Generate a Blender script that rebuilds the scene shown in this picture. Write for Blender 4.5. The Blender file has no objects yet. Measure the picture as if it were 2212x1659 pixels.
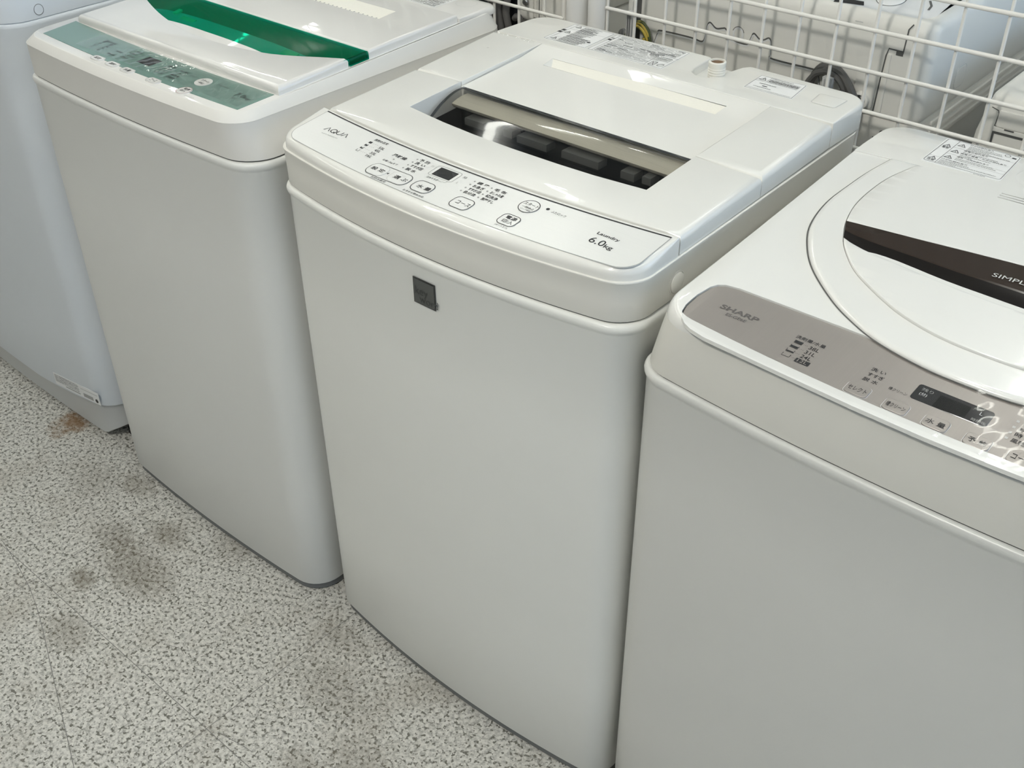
import bpy, bmesh, math, random
from mathutils import Vector, Matrix
from mathutils.geometry import tessellate_polygon

SC = bpy.context.scene
COL = SC.collection
random.seed(7)
PI = math.pi

# ------------------------------------------------------------------ camera
def make_camera(f, yaw, pitch, roll, C):
    a, b, r = [math.radians(v) for v in (yaw, pitch, roll)]
    fw = Vector((-math.sin(a)*math.cos(b), math.cos(a)*math.cos(b), -math.sin(b)))
    rt = Vector((math.cos(a), math.sin(a), 0))
    dn = fw.cross(rt)
    rt2 = rt*math.cos(r) + dn*math.sin(r)
    dn2 = -rt*math.sin(r) + dn*math.cos(r)
    M = Matrix((rt2, -dn2, -fw)).transposed().to_4x4()
    M.translation = C
    cd = bpy.data.cameras.new('camera')
    cd.sensor_width = 36.0; cd.sensor_fit = 'HORIZONTAL'
    cd.lens = f*36.0/2212.0
    cd.clip_start = 0.02
    co = bpy.data.objects.new('camera', cd); COL.objects.link(co)
    co.matrix_world = M
    SC.camera = co
make_camera(2354.4, 41.05, 35.98, 0.512, Vector((1.0357, -0.7609, 1.36)))

# ------------------------------------------------------------------ world, light, exposure
vs = SC.view_settings
vs.view_transform = 'Standard'; vs.look = 'None'; vs.gamma = 1.0; vs.use_curve_mapping = False
vs.exposure = 0.15
W = bpy.data.worlds.new('daylight'); SC.world = W
W.use_nodes = True
bg = W.node_tree.nodes['Background']
bg.inputs[0].default_value = (0.52, 0.72, 1.0, 1); bg.inputs[1].default_value = 0.85

def area(name, loc, target, sx, sy, power, col):
    l = bpy.data.lights.new(name, 'AREA'); l.shape = 'RECTANGLE'; l.size = sx; l.size_y = sy
    l.energy = power; l.color = col
    o = bpy.data.objects.new(name, l); COL.objects.link(o)
    o.location = loc
    o.rotation_euler = (Vector(target)-Vector(loc)).to_track_quat('-Z', 'Y').to_euler()
    return o
# LED spot panel hanging under the ceiling in front of the row (casts the wire shadows)
area('led_panel_light', (0.55, -1.55, 2.55), (0.25, 0.45, 0.8), 0.22, 0.22, 20, (1.0, 0.97, 0.90))
# shop window on the right
area('shop_window_light', (4.3, 2.2, 1.7), (0.3, 0.6, 0.8), 3.2, 2.2, 40, (0.50, 0.72, 1.0))

# ------------------------------------------------------------------ materials
def new_mat(name):
    m = bpy.data.materials.new(name); m.use_nodes = True
    nt = m.node_tree; return m, nt, nt.nodes['Principled BSDF']

def plastic(name, col, rough=0.35, metal=0.0, coat=0.0, bump=0.0, bscale=30.0, var=0.02, coat_bump=0.0, cscale=9.0, spec=0.5):
    m, nt, p = new_mat(name)
    tc = nt.nodes.new('ShaderNodeTexCoord')
    nz = nt.nodes.new('ShaderNodeTexNoise'); nz.inputs['Scale'].default_value = 14
    nz.inputs['Detail'].default_value = 3
    nt.links.new(tc.outputs['Object'], nz.inputs['Vector'])
    mx = nt.nodes.new('ShaderNodeMix'); mx.data_type = 'RGBA'
    mx.inputs['A'].default_value = (*[c*(1-var) for c in col], 1)
    mx.inputs['B'].default_value = (*[min(1, c*(1+var)) for c in col], 1)
    nt.links.new(nz.outputs['Fac'], mx.inputs['Factor'])
    nt.links.new(mx.outputs['Result'], p.inputs['Base Color'])
    p.inputs['Roughness'].default_value = rough
    p.inputs['Metallic'].default_value = metal
    p.inputs['Specular IOR Level'].default_value = spec
    if bump:
        n2 = nt.nodes.new('ShaderNodeTexNoise'); n2.inputs['Scale'].default_value = bscale
        nt.links.new(tc.outputs['Object'], n2.inputs['Vector'])
        b = nt.nodes.new('ShaderNodeBump'); b.inputs['Strength'].default_value = bump; b.inputs['Distance'].default_value = 0.002
        nt.links.new(n2.outputs['Fac'], b.inputs['Height']); nt.links.new(b.outputs['Normal'], p.inputs['Normal'])
    if coat:
        p.inputs['Coat Weight'].default_value = coat; p.inputs['Coat Roughness'].default_value = 0.03
        if coat_bump:
            n3 = nt.nodes.new('ShaderNodeTexNoise'); n3.inputs['Scale'].default_value = cscale; n3.inputs['Detail'].default_value = 1.5
            nt.links.new(tc.outputs['Object'], n3.inputs['Vector'])
            b3 = nt.nodes.new('ShaderNodeBump'); b3.inputs['Strength'].default_value = coat_bump; b3.inputs['Distance'].default_value = 0.004
            nt.links.new(n3.outputs['Fac'], b3.inputs['Height']); nt.links.new(b3.outputs['Normal'], p.inputs['Coat Normal'])
    return m

def brushed(name, col, rough, metal, sx=2.0, sy=220.0, amt=0.08):
    m, nt, p = new_mat(name)
    tc = nt.nodes.new('ShaderNodeTexCoord'); mp = nt.nodes.new('ShaderNodeMapping')
    mp.inputs['Scale'].default_value = (sx, sy, sy)
    nz = nt.nodes.new('ShaderNodeTexNoise'); nz.inputs['Scale'].default_value = 6; nz.inputs['Detail'].default_value = 4
    nt.links.new(tc.outputs['Object'], mp.inputs['Vector']); nt.links.new(mp.outputs['Vector'], nz.inputs['Vector'])
    mx = nt.nodes.new('ShaderNodeMix'); mx.data_type = 'RGBA'
    mx.inputs['A'].default_value = (*[c*(1-amt) for c in col], 1); mx.inputs['B'].default_value = (*[min(1, c*(1+amt)) for c in col], 1)
    nt.links.new(nz.outputs['Fac'], mx.inputs['Factor']); nt.links.new(mx.outputs['Result'], p.inputs['Base Color'])
    p.inputs['Roughness'].default_value = rough; p.inputs['Metallic'].default_value = metal
    return m

def clear(name, tint, rough=0.04, bump=0.0, bscale=20.0, gloss_mul=1.0, ior=1.5):
    # thin transparent sheet: tinted transparency under a fresnel gloss
    m = bpy.data.materials.new(name); m.use_nodes = True; nt = m.node_tree
    nt.nodes.clear()
    out = nt.nodes.new('ShaderNodeOutputMaterial'); mix = nt.nodes.new('ShaderNodeMixShader')
    tr = nt.nodes.new('ShaderNodeBsdfTransparent'); tr.inputs[0].default_value = (*tint, 1)
    gl = nt.nodes.new('ShaderNodeBsdfGlossy'); gl.inputs['Roughness'].default_value = rough
    fr = nt.nodes.new('ShaderNodeFresnel')
    # a thin sheet reflects alike from both sides: undo the inside-out index on the back of the face
    ge = nt.nodes.new('ShaderNodeNewGeometry'); mr = nt.nodes.new('ShaderNodeMapRange')
    mr.inputs['To Min'].default_value = ior; mr.inputs['To Max'].default_value = 1.0/ior
    nt.links.new(ge.outputs['Backfacing'], mr.inputs['Value']); nt.links.new(mr.outputs['Result'], fr.inputs['IOR'])
    if bump:
        tc = nt.nodes.new('ShaderNodeTexCoord'); nz = nt.nodes.new('ShaderNodeTexNoise')
        nz.inputs['Scale'].default_value = bscale; nz.inputs['Detail'].default_value = 3; nz.inputs['Distortion'].default_value = 0.8
        b = nt.nodes.new('ShaderNodeBump'); b.inputs['Strength'].default_value = bump; b.inputs['Distance'].default_value = 0.004
        nt.links.new(tc.outputs['Object'], nz.inputs['Vector']); nt.links.new(nz.outputs['Fac'], b.inputs['Height'])
        nt.links.new(b.outputs['Normal'], gl.inputs['Normal']); nt.links.new(b.outputs['Normal'], fr.inputs['Normal'])
    if gloss_mul != 1.0:
        mu = nt.nodes.new('ShaderNodeMath'); mu.operation = 'MULTIPLY'; mu.inputs[1].default_value = gloss_mul; mu.use_clamp = True
        nt.links.new(fr.outputs[0], mu.inputs[0]); nt.links.new(mu.outputs[0], mix.inputs[0])
    else:
        nt.links.new(fr.outputs[0], mix.inputs[0])
    nt.links.new(tr.outputs[0], mix.inputs[1]); nt.links.new(gl.outputs[0], mix.inputs[2])
    nt.links.new(mix.outputs[0], out.inputs[0])
    return m

def emit(name, col, s):
    m = bpy.data.materials.new(name); m.use_nodes = True; nt = m.node_tree; nt.nodes.clear()
    out = nt.nodes.new('ShaderNodeOutputMaterial'); e = nt.nodes.new('ShaderNodeEmission')
    e.inputs[0].default_value = (*col, 1); e.inputs[1].default_value = s
    nt.links.new(e.outputs[0], out.inputs[0]); return m

M = dict(
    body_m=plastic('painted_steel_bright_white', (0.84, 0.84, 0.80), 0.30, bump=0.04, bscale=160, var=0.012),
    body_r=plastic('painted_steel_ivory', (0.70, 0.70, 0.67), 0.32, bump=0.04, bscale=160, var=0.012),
    body=plastic('painted_steel_white', (0.75, 0.75, 0.72), 0.30, bump=0.04, bscale=160, var=0.012),
    body_daylit=plastic('painted_steel_daylit', (0.70, 0.735, 0.765), 0.42, bump=0.04, bscale=160, var=0.012),  # blue cast of daylight mixed into the white paint colour
    band=plastic('satin_ivory_plastic', (0.77, 0.755, 0.70), 0.34, bump=0.03, bscale=200),
    band_n=plastic('satin_warm_plastic', (0.74, 0.725, 0.685), 0.36, bump=0.03, bscale=200),
    top=plastic('gloss_white_plastic', (0.82, 0.81, 0.765), 0.3, coat=0.7, coat_bump=0.14),
    top_n=plastic('gloss_white_filmed', (0.79, 0.775, 0.74), 0.3, coat=0.9, coat_bump=0.16, cscale=11),
    top_r=plastic('gloss_white_lid', (0.84, 0.835, 0.80), 0.25, coat=0.9, coat_bump=0.06),
    cream=plastic('cream_plastic', (0.78, 0.75, 0.66), 0.4),
    recess=plastic('ivory_ribbed_plastic', (0.86, 0.84, 0.76), 0.45, bump=0.15, bscale=300),
    panel=brushed('brushed_white_panel', (0.80, 0.80, 0.775), 0.3, 0.15, amt=0.03),
    steel=brushed('brushed_taupe_panel', (0.41, 0.375, 0.345), 0.32, 0.45, sx=160, sy=3, amt=0.05),
    green_panel=plastic('green_grey_panel', (0.12, 0.235, 0.195), 0.22, coat=0.6),
    black=plastic('black_print', (0.02, 0.02, 0.022), 0.5),
    grey_print=plastic('grey_print', (0.36, 0.36, 0.35), 0.5),
    pale_print=plastic('pale_grey_print', (0.58, 0.58, 0.56), 0.5),
    red_print=plastic('dark_red_print', (0.35, 0.12, 0.12), 0.5),
    white_print=plastic('white_print', (0.7, 0.7, 0.7), 0.5),
    faint_print=plastic('faint_black_print', (0.13, 0.12, 0.115), 0.4),
    dark_green_print=plastic('dark_green_print', (0.02, 0.035, 0.032), 0.5),
    display=plastic('display_black', (0.012, 0.012, 0.014), 0.12, coat=0.6),
    display_in=plastic('display_inner_black', (0.004, 0.004, 0.004), 0.1),
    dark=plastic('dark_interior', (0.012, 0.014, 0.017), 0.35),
    tab=plastic('grey_latch_plastic', (0.13, 0.133, 0.13), 0.4),
    bar=brushed('brushed_beige_bar', (0.72, 0.68, 0.58), 0.34, 0.15, sx=2, sy=260, amt=0.16),
    smoke=clear('smoked_window', (0.68, 0.68, 0.66), 0.03, gloss_mul=0.8),
    smoke_edge=plastic('smoked_edge', (0.02, 0.022, 0.022), 0.12, coat=0.5),
    green_deep=plastic('green_recess', (0.03, 0.30, 0.20), 0.4),
    green_tab=plastic('pale_green_latch', (0.62, 0.80, 0.55), 0.4),
    green_clear=clear('green_window', (0.02, 0.52, 0.39), 0.06, gloss_mul=0.2),
    green_solid=plastic('green_window_solid', (0.0, 0.22, 0.13), 0.15, coat=0.8, coat_bump=0.3, cscale=30),
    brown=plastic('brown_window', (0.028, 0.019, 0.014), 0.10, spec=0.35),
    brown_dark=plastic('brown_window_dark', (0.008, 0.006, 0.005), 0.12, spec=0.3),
    chrome=plastic('chrome_trim', (0.55, 0.56, 0.57), 0.12, metal=1.0, bump=0.4, bscale=120),
    plinth=plastic('grey_plinth', (0.16, 0.165, 0.165), 0.55),
    plinth_l=plastic('light_grey_plinth', (0.56, 0.565, 0.55), 0.5),
    rubber=plastic('black_rubber', (0.015, 0.015, 0.015), 0.7),
    wire=plastic('white_coated_wire', (0.82, 0.80, 0.75), 0.35),
    pole=plastic('white_coated_pole', (0.80, 0.79, 0.76), 0.35),
    label=plastic('white_label', (0.84, 0.84, 0.83), 0.45),
    film_n=clear('clear_film_smooth', (0.97, 0.975, 0.97), 0.05, gloss_mul=0.9),
    gunmetal=plastic('gunmetal_trim', (0.10, 0.105, 0.11), 0.2, metal=0.8, bump=0.4, bscale=120),
    film_r=clear('clear_film_thin', (0.97, 0.97, 0.97), 0.05, gloss_mul=0.4),
    film=clear('clear_film', (0.97, 0.97, 0.97), 0.04, bump=0.5, bscale=45, gloss_mul=1.1),
    badge=plastic('badge_grey', (0.105, 0.11, 0.105), 0.28, metal=0.3),
    badge_print=plastic('badge_print', (0.045, 0.048, 0.046), 0.35),
    cord=plastic('grey_cord', (0.085, 0.083, 0.078), 0.5),
    cord_light=plastic('light_grey_plug', (0.50, 0.50, 0.49), 0.4),
    earth_g=plastic('earth_wire_green', (0.07, 0.09, 0.03), 0.45),
    earth_y=plastic('earth_wire_yellow', (0.48, 0.36, 0.06), 0.45),
    back=plastic('rear_white_plastic', (0.74, 0.725, 0.675), 0.42),
    back_gloss=plastic('rear_gloss_white', (0.76, 0.765, 0.76), 0.25, coat=0.4),
    groove=plastic('groove_dark', (0.10, 0.10, 0.095), 0.5),
    hose=plastic('grey_hose', (0.13, 0.125, 0.12), 0.5),
    thread=plastic('inlet_white', (0.80, 0.78, 0.71), 0.4),
    rust=plastic('inlet_inside', (0.34, 0.24, 0.16), 0.6, var=0.3),
    metal=plastic('screw_metal', (0.42, 0.42, 0.42), 0.25, metal=1.0),
    ceil=plastic('ceiling_white', (0.78, 0.78, 0.76), 0.8),
    wall=plastic('wall_offwhite', (0.66, 0.65, 0.62), 0.8),
    wall_dark=plastic('wall_grey', (0.22, 0.22, 0.21), 0.8),
    tube=emit('fluorescent_tube', (0.99, 1.0, 0.925), 23.5),
    housing=plastic('lamp_housing', (0.8, 0.8, 0.8), 0.5),
    seam=plastic('floor_seam', (0.22, 0.215, 0.20), 0.8),
)

def floor_material():
    m, nt, p = new_mat('speckled_floor_tile')
    N = nt.nodes.new; L = nt.links.new
    tc = N('ShaderNodeTexCoord')
    def noise(scale, detail=2.0, rough=0.5, vec=None):
        n = N('ShaderNodeTexNoise'); n.inputs['Scale'].default_value = scale; n.inputs['Detail'].default_value = detail
        n.inputs['Roughness'].default_value = rough
        L((vec or tc.outputs['Object']), n.inputs['Vector']); return n.outputs['Fac']
    def ramp(src, stops):
        r = N('ShaderNodeValToRGB'); r.color_ramp.elements[0].position = stops[0][0]; r.color_ramp.elements[0].color = (*stops[0][1], 1)
        r.color_ramp.elements[1].position = stops[1][0]; r.color_ramp.elements[1].color = (*stops[1][1], 1)
        for q in stops[2:]:
            e = r.color_ramp.elements.new(q[0]); e.color = (*q[1], 1)
        L(src, r.inputs[0]); return r.outputs[0]
    def mixc(a, b, f, mode='MIX'):
        x = N('ShaderNodeMix'); x.data_type = 'RGBA'; x.blend_type = mode
        for sock, v in (('A', a), ('B', b)):
            if isinstance(v, tuple): x.inputs[sock].default_value = (*v, 1)
            else: L(v, x.inputs[sock])
        if isinstance(f, float): x.inputs['Factor'].default_value = f
        else: L(f, x.inputs['Factor'])
        return x.outputs['Result']
    base = ramp(noise(150, 3, 0.6), [(0.34, (0.34, 0.33, 0.30)), (0.58, (0.69, 0.675, 0.62))])
    spot = ramp(noise(165, 2.5, 0.55), [(0.385, (1, 1, 1)), (0.455, (0, 0, 0))])
    c = mixc(base, (0.15, 0.143, 0.12), spot)
    spot2 = ramp(noise(330, 2, 0.5), [(0.60, (0, 0, 0)), (0.68, (1, 1, 1))])
    c = mixc(c, (0.74, 0.725, 0.69), spot2)
    dirt = ramp(noise(6.5, 5, 0.65), [(0.50, (0, 0, 0)), (0.75, (0.5, 0.5, 0.5))])
    c = mixc(c, (0.30, 0.265, 0.21), dirt)
    sep = N('ShaderNodeSeparateXYZ'); L(tc.outputs['Object'], sep.inputs[0])
    def math2(op, a, b=None):
        n = N('ShaderNodeMath'); n.operation = op
        for i, v in enumerate((a, b)):
            if v is None: continue
            if isinstance(v, (int, float)): n.inputs[i].default_value = v
            else: L(v, n.inputs[i])
        return n.outputs[0]
    def blob(cx, cy, rx, ry, col, strength, c, ns=40):
        dx = math2('DIVIDE', math2('SUBTRACT', sep.outputs[0], cx), rx)
        dy = math2('DIVIDE', math2('SUBTRACT', sep.outputs[1], cy), ry)
        d = math2('ADD', math2('MULTIPLY', dx, dx), math2('MULTIPLY', dy, dy))
        d = math2('ADD', d, math2('MULTIPLY', math2('SUBTRACT', noise(ns, 6, 0.75), 0.5), 4.0))
        f = math2('MULTIPLY', math2('SUBTRACT', 1.0, d), strength)
        k = N('ShaderNodeClamp'); L(f, k.inputs[0]); k.inputs['Max'].default_value = strength
        return mixc(c, col, k.outputs[0])
    c = blob(-0.785, -0.030, 0.045, 0.050, (0.20, 0.105, 0.035), 0.85, c, 30)
    for (x, y, rx, ry, s) in [(-0.335, -0.180, 0.10, 0.05, 0.55), (-0.43, -0.155, 0.06, 0.035, 0.45), (-0.385, -0.250, 0.035, 0.02, 0.7),
                              (-0.30, -0.335, 0.06, 0.035, 0.45), (-0.37, -0.095, 0.05, 0.03, 0.5), (-0.52, -0.05, 0.05, 0.03, 0.45),
                              (-0.60, -0.10, 0.06, 0.05, 0.3), (0.12, -0.13, 0.09, 0.05, 0.35), (0.05, -0.05, 0.05, 0.03, 0.3), (0.25, -0.20, 0.06, 0.05, 0.4),
                              (0.18, -0.25, 0.04, 0.03, 0.4), (-0.25, -0.035, 0.05, 0.04, 0.35)]:
        c = blob(x, y, rx*1.1, ry*1.1, (0.13, 0.105, 0.07), s*0.95, c, 85)
    L(c, p.inputs['Base Color'])
    p.inputs['Roughness'].default_value = 0.55
    b = N('ShaderNodeBump'); b.inputs['Strength'].default_value = 0.15; b.inputs['Distance'].default_value = 0.001
    L(noise(260, 2), b.inputs['Height']); L(b.outputs['Normal'], p.inputs['Normal'])
    return m
M['floor'] = floor_material()

# ------------------------------------------------------------------ mesh helpers
def ccw(P):
    a = sum(P[i][0]*P[(i+1) % len(P)][1]-P[(i+1) % len(P)][0]*P[i][1] for i in range(len(P)))
    return list(P) if a > 0 else list(reversed(P))

def offset(P, ds):
    n = len(P); out = []
    if not isinstance(ds, (list, tuple)): ds = [ds]*n
    for i in range(n):
        a, b, c = Vector(P[i-1][:2]), Vector(P[i][:2]), Vector(P[(i+1) % n][:2])
        e1 = (b-a); e2 = (c-b)
        if e1.length < 1e-9: e1 = e2
        if e2.length < 1e-9: e2 = e1
        e1 = e1.normalized(); e2 = e2.normalized()
        n1 = Vector((-e1.y, e1.x)); n2 = Vector((-e2.y, e2.x))
        m = n1+n2
        if m.length < 1e-6: m = n1
        m = m.normalized(); k = max(0.45, m.dot(n1))
        q = b+m*(ds[i]/k); out.append((q.x, q.y))
    return out

def fillet(P, r, n=6):
    P = ccw(P); out = []; N_ = len(P)
    rs = r if isinstance(r, (list, tuple)) else [r]*N_
    for i in range(N_):
        a, b, c = Vector(P[i-1]), Vector(P[i]), Vector(P[(i+1) % N_])
        u = (a-b).normalized(); v = (c-b).normalized()
        ang = u.angle(v)
        if rs[i] <= 0 or ang > 3.1: out.append((b.x, b.y)); continue
        t = min(rs[i]/math.tan(ang/2), (a-b).length*0.49, (c-b).length*0.49)
        p0, p1 = b+u*t, b+v*t
        rr = t*math.tan(ang/2); bis = (u+v).normalized(); ce = b+bis*(rr/math.sin(ang/2))
        a0 = math.atan2(p0.y-ce.y, p0.x-ce.x); a1 = math.atan2(p1.y-ce.y, p1.x-ce.x)
        d = (a1-a0+PI) % (2*PI)-PI
        for k in range(n+1):
            t_ = a0+d*k/n; out.append((ce.x+rr*math.cos(t_), ce.y+rr*math.sin(t_)))
    return out

def rect(x0, y0, x1, y1, r=0, n=5):
    P = [(x0, y0), (x1, y0), (x1, y1), (x0, y1)]
    return fillet(P, r, n) if r else P

def circle(cx, cy, r, ry=None, n=32):
    ry = ry or r
    return [(cx+r*math.cos(2*PI*k/n), cy+ry*math.sin(2*PI*k/n)) for k in range(n)]

def spline(P, n=8):
    # Catmull-Rom through points (any dimension)
    out = []; P = [Vector(p) for p in P]
    for i in range(len(P)-1):
        p0 = P[i-1] if i else P[0]*2-P[1]
        p1, p2 = P[i], P[i+1]
        p3 = P[i+2] if i+2 < len(P) else P[-1]*2-P[-2]
        for k in range(n):
            t = k/n
            out.append(tuple(0.5*((2*p1)+(p2-p0)*t+(2*p0-5*p1+4*p2-p3)*t*t+(3*p1-p0-3*p2+p3)*t**3)))
    out.append(tuple(P[-1])); return out

def front_chain(x0, x1, y0, r, bow=0.0, n=8, m=28, rl=None):
    # left end (x0,y0+r) -> rounded corner -> bowed front edge -> rounded corner -> (x1,y0+r)
    P = []; rl = rl or r
    for k in range(n+1):
        a = PI+PI/2*k/n; P.append((x0+rl+rl*math.cos(a), y0+rl+rl*math.sin(a), rl))
    for k in range(1, m): P.append((x0+rl+(x1-x0-r-rl)*k/m, y0, r))
    for k in range(n+1):
        a = 1.5*PI+PI/2*k/n; P.append((x1-r+r*math.cos(a), y0+r+r*math.sin(a), r))
    xc, hw = (x0+x1)/2, (x1-x0)/2
    out = []
    for x, y, q in P:
        t = (x-xc)/hw; w = max(0.0, 1-(y-y0)/q)
        out.append((x, y-bow*(1-t*t)*w))
    return out

def body_outline(x0, x1, y0, y1, rf, rb, bow=0.0, rl=None):
    P = front_chain(x0, x1, y0, rf, bow, rl=rl)
    for k in range(7):
        a = PI/2*k/6; P.append((x1-rb+rb*math.cos(a), y1-rb+rb*math.sin(a)))
    for k in range(7):
        a = PI/2+PI/2*k/6; P.append((x0+rb+rb*math.cos(a), y1-rb+rb*math.sin(a)))
    return P

_txt = {}
def text_mesh(body, bold):
    key = (body, bold)
    if key in _txt: return _txt[key]
    c = bpy.data.curves.new('t', 'FONT'); c.body = body; c.size = 1; c.resolution_u = 3; c.offset = bold; c.fill_mode = 'FRONT'
    o = bpy.data.objects.new('t', c); COL.objects.link(o)
    dg = bpy.context.evaluated_depsgraph_get(); dg.update()
    ev = o.evaluated_get(dg); me = ev.to_mesh()
    V = [(v.co.x, v.co.y) for v in me.vertices]; F = [tuple(p.vertices) for p in me.polygons]
    ev.to_mesh_clear()
    bpy.data.objects.remove(o); bpy.data.curves.remove(c)
    xs = [v[0] for v in V]; ys = [v[1] for v in V]
    x0, x1, y0, y1 = min(xs), max(xs), min(ys), max(ys)
    V = [((x-x0)/(x1-x0), (y-y0)/(y1-y0)) for x, y in V]
    _txt[key] = (V, F, (x1-x0)/(y1-y0)); return _txt[key]

class PB:
    def __init__(s, T=None):
        s.V = []; s.F = []; s.I = []; s.mats = []
        s.T = T or (lambda x, y, z: (x, y, z))
    def mi(s, m):
        m = M[m] if isinstance(m, str) else m
        if m not in s.mats: s.mats.append(m)
        return s.mats.index(m)
    def add(s, V, F, m):
        b = len(s.V); i = s.mi(m)
        s.V += [s.T(*v) for v in V]
        for f in F: s.F.append(tuple(b+k for k in f)); s.I.append(i)
    def loft(s, rings, m, cap0=False, cap1=False, closed=True):
        n = len(rings[0]); V = [v for r in rings for v in r]; F = []
        for j in range(len(rings)-1):
            for i in range(n if closed else n-1):
                a, b = j*n+i, j*n+(i+1) % n
                F.append((a, b, b+n, a+n))
        if cap0: F.append(tuple(reversed(range(n))))
        if cap1: F.append(tuple(range((len(rings)-1)*n, len(rings)*n)))
        s.add(V, F, m)
    def cap(s, loops, zf, m, by=(), bx=(), flip=False):
        # flat polygon (outer loop + holes) cut at the given lines and lifted to zf
        pts = [p for l in loops for p in l]
        tris = tessellate_polygon([[Vector((p[0], p[1], 0)) for p in l] for l in loops])
        if not (by or bx):
            V = [(x, y, zf(x, y)) for x, y in [p[:2] for p in pts]]
            F = []
            for t in tris:
                a, b, c = [Vector(pts[k][:2]) for k in t]
                ar = (b-a).x*(c-a).y-(b-a).y*(c-a).x
                if abs(ar) < 1e-12: continue
                F.append(tuple(t) if (ar > 0) != flip else tuple(reversed(t)))
            s.add(V, F, m); return
        bm = bmesh.new(); vs_ = [bm.verts.new((p[0], p[1], 0)) for p in pts]
        for t in tris:
            a, b, c = [Vector(pts[k][:2]) for k in t]
            ar = (b-a).x*(c-a).y-(b-a).y*(c-a).x
            if abs(ar) < 1e-12: continue
            q = t if ar > 0 else tuple(reversed(t))
            try: bm.faces.new([vs_[k] for k in q])
            except ValueError: pass
        for v in by: bmesh.ops.bisect_plane(bm, geom=bm.verts[:]+bm.edges[:]+bm.faces[:], plane_co=(0, v, 0), plane_no=(0, 1, 0))
        for v in bx: bmesh.ops.bisect_plane(bm, geom=bm.verts[:]+bm.edges[:]+bm.faces[:], plane_co=(v, 0, 0), plane_no=(1, 0, 0))
        bm.verts.index_update()
        V = [(v.co.x, v.co.y, zf(v.co.x, v.co.y)) for v in bm.verts]
        F = [tuple(v.index for v in (reversed(f.verts) if flip else f.verts)) for f in bm.faces]
        bm.free(); s.add(V, F, m)
    def slab(s, out, zf, th, m, r=0.001, seg=3, holes=(), hd=0.01, by=(), bx=(), bottom=False, zb=None, mside=None):
        out = ccw(out)
        if not callable(zf): zc = zf; zf = lambda x, y: zc
        rr = [r(x, y) if callable(r) else r for x, y in [p[:2] for p in out]]
        rings = []
        zbf = zb if callable(zb) else (lambda x, y: zb if zb is not None else zf(x, y)-th)
        base = [(x, y, zbf(x, y)) for x, y in [p[:2] for p in out]]
        rings.append(base)
        top = None
        for k in range(seg+1):
            a = PI/2*k/seg
            o = offset(out, [q*(1-math.cos(a)) for q in rr])
            rings.append([(o[i][0], o[i][1], zf(*o[i])-rr[i]*(1-math.sin(a))) for i in range(len(o))])
            top = o
        s.loft(rings, mside or m)
        s.cap([top]+[list(h) for h in holes], zf, m, by, bx)
        for h in holes:
            h = ccw(h)
            A = [(x, y, zf(x, y)) for x, y in h]; B = [(x, y, zf(x, y)-hd) for x, y in h]
            s.loft([B, A], m) if False else s.loft([A, B], m)
        if bottom: s.cap([out], zbf, m, flip=True)
    def flat(s, P, zf, m, eps=0.0002):
        if not callable(zf): zc = zf; zf = lambda x, y: zc
        s.cap([ccw(P)], lambda x, y: zf(x, y)+eps, m)
    def stroke(s, P, w, zf, m, eps=0.00025, closed=True):
        if not callable(zf): zc = zf; zf = lambda x, y: zc
        if closed:
            P = ccw(P); a = offset(P, -w/2); b = offset(P, w/2)
            s.loft([[(x, y, zf(x, y)+eps) for x, y in a], [(x, y, zf(x, y)+eps) for x, y in b]], m)
        else:
            A = []; B = []
            for i in range(len(P)):
                p = Vector(P[max(0, i-1)][:2]); q = Vector(P[min(len(P)-1, i+1)][:2]); d = (q-p).normalized(); nn = Vector((-d.y, d.x))*w/2
                c = Vector(P[i][:2]); A.append(c-nn); B.append(c+nn)
            s.loft([[(v.x, v.y, zf(v.x, v.y)+eps) for v in A], [(v.x, v.y, zf(v.x, v.y)+eps) for v in B]], m, closed=False)
    def text(s, body, x0, y0, x1=None, h=None, zf=0, m='black', eps=0.0003, bold=0.0, slope=0.0):
        if not callable(zf): zc = zf; zf = lambda x, y: zc
        V, F, asp = text_mesh(body, bold)
        if h is None: h = (x1-x0)/asp
        if x1 is None: x1 = x0+h*asp
        w = x1-x0
        P = [(x0+u*w, y0+v*h+slope*u*w) for u, v in V]
        s.add([(x, y, zf(x, y)+eps) for x, y in P], F, m)
    def fine(s, x0, x1, y, h, zf, m='grey_print', eps=0.0003, rnd=None, gap=0.35, wmin=0.0006, wmax=0.002):
        # a line of print too small to read
        rnd = rnd or random
        if not callable(zf): zc = zf; zf = lambda x, y: zc
        x = x0; V = []; F = []
        while x < x1:
            w = min(rnd.uniform(wmin, wmax), x1-x)
            dy = rnd.uniform(-0.1, 0.1)*h
            b = len(V)
            for px, py in ((x, y+dy), (x+w, y+dy), (x+w, y+h+dy), (x, y+h+dy)): V.append((px, py, zf(px, py)+eps))
            F.append((b, b+1, b+2, b+3)); x += w+rnd.uniform(0.2, 1)*gap*wmax
        s.add(V, F, m)
    def box(s, x0, y0, z0, x1, y1, z1, m):
        V = [(x0, y0, z0), (x1, y0, z0), (x1, y1, z0), (x0, y1, z0), (x0, y0, z1), (x1, y0, z1), (x1, y1, z1), (x0, y1, z1)]
        s.add(V, [(3, 2, 1, 0), (4, 5, 6, 7), (0, 1, 5, 4), (1, 2, 6, 5), (2, 3, 7, 6), (3, 0, 4, 7)], m)
    def lathe(s, prof, c, m, n=28, axis='z', cap0=False, cap1=False):
        rings = []
        for r, h in prof:
            ring = []
            for k in range(n):
                a = 2*PI*k/n; u, v = r*math.cos(a), r*math.sin(a)
                if axis == 'z': ring.append((c[0]+u, c[1]+v, c[2]+h))
                elif axis == '-y': ring.append((c[0]+u, c[1]-h, c[2]+v))
                elif axis == 'x': ring.append((c[0]+h, c[1]+u, c[2]+v))
            rings.append(ring)
        s.loft(rings, m, cap0, cap1)
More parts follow.
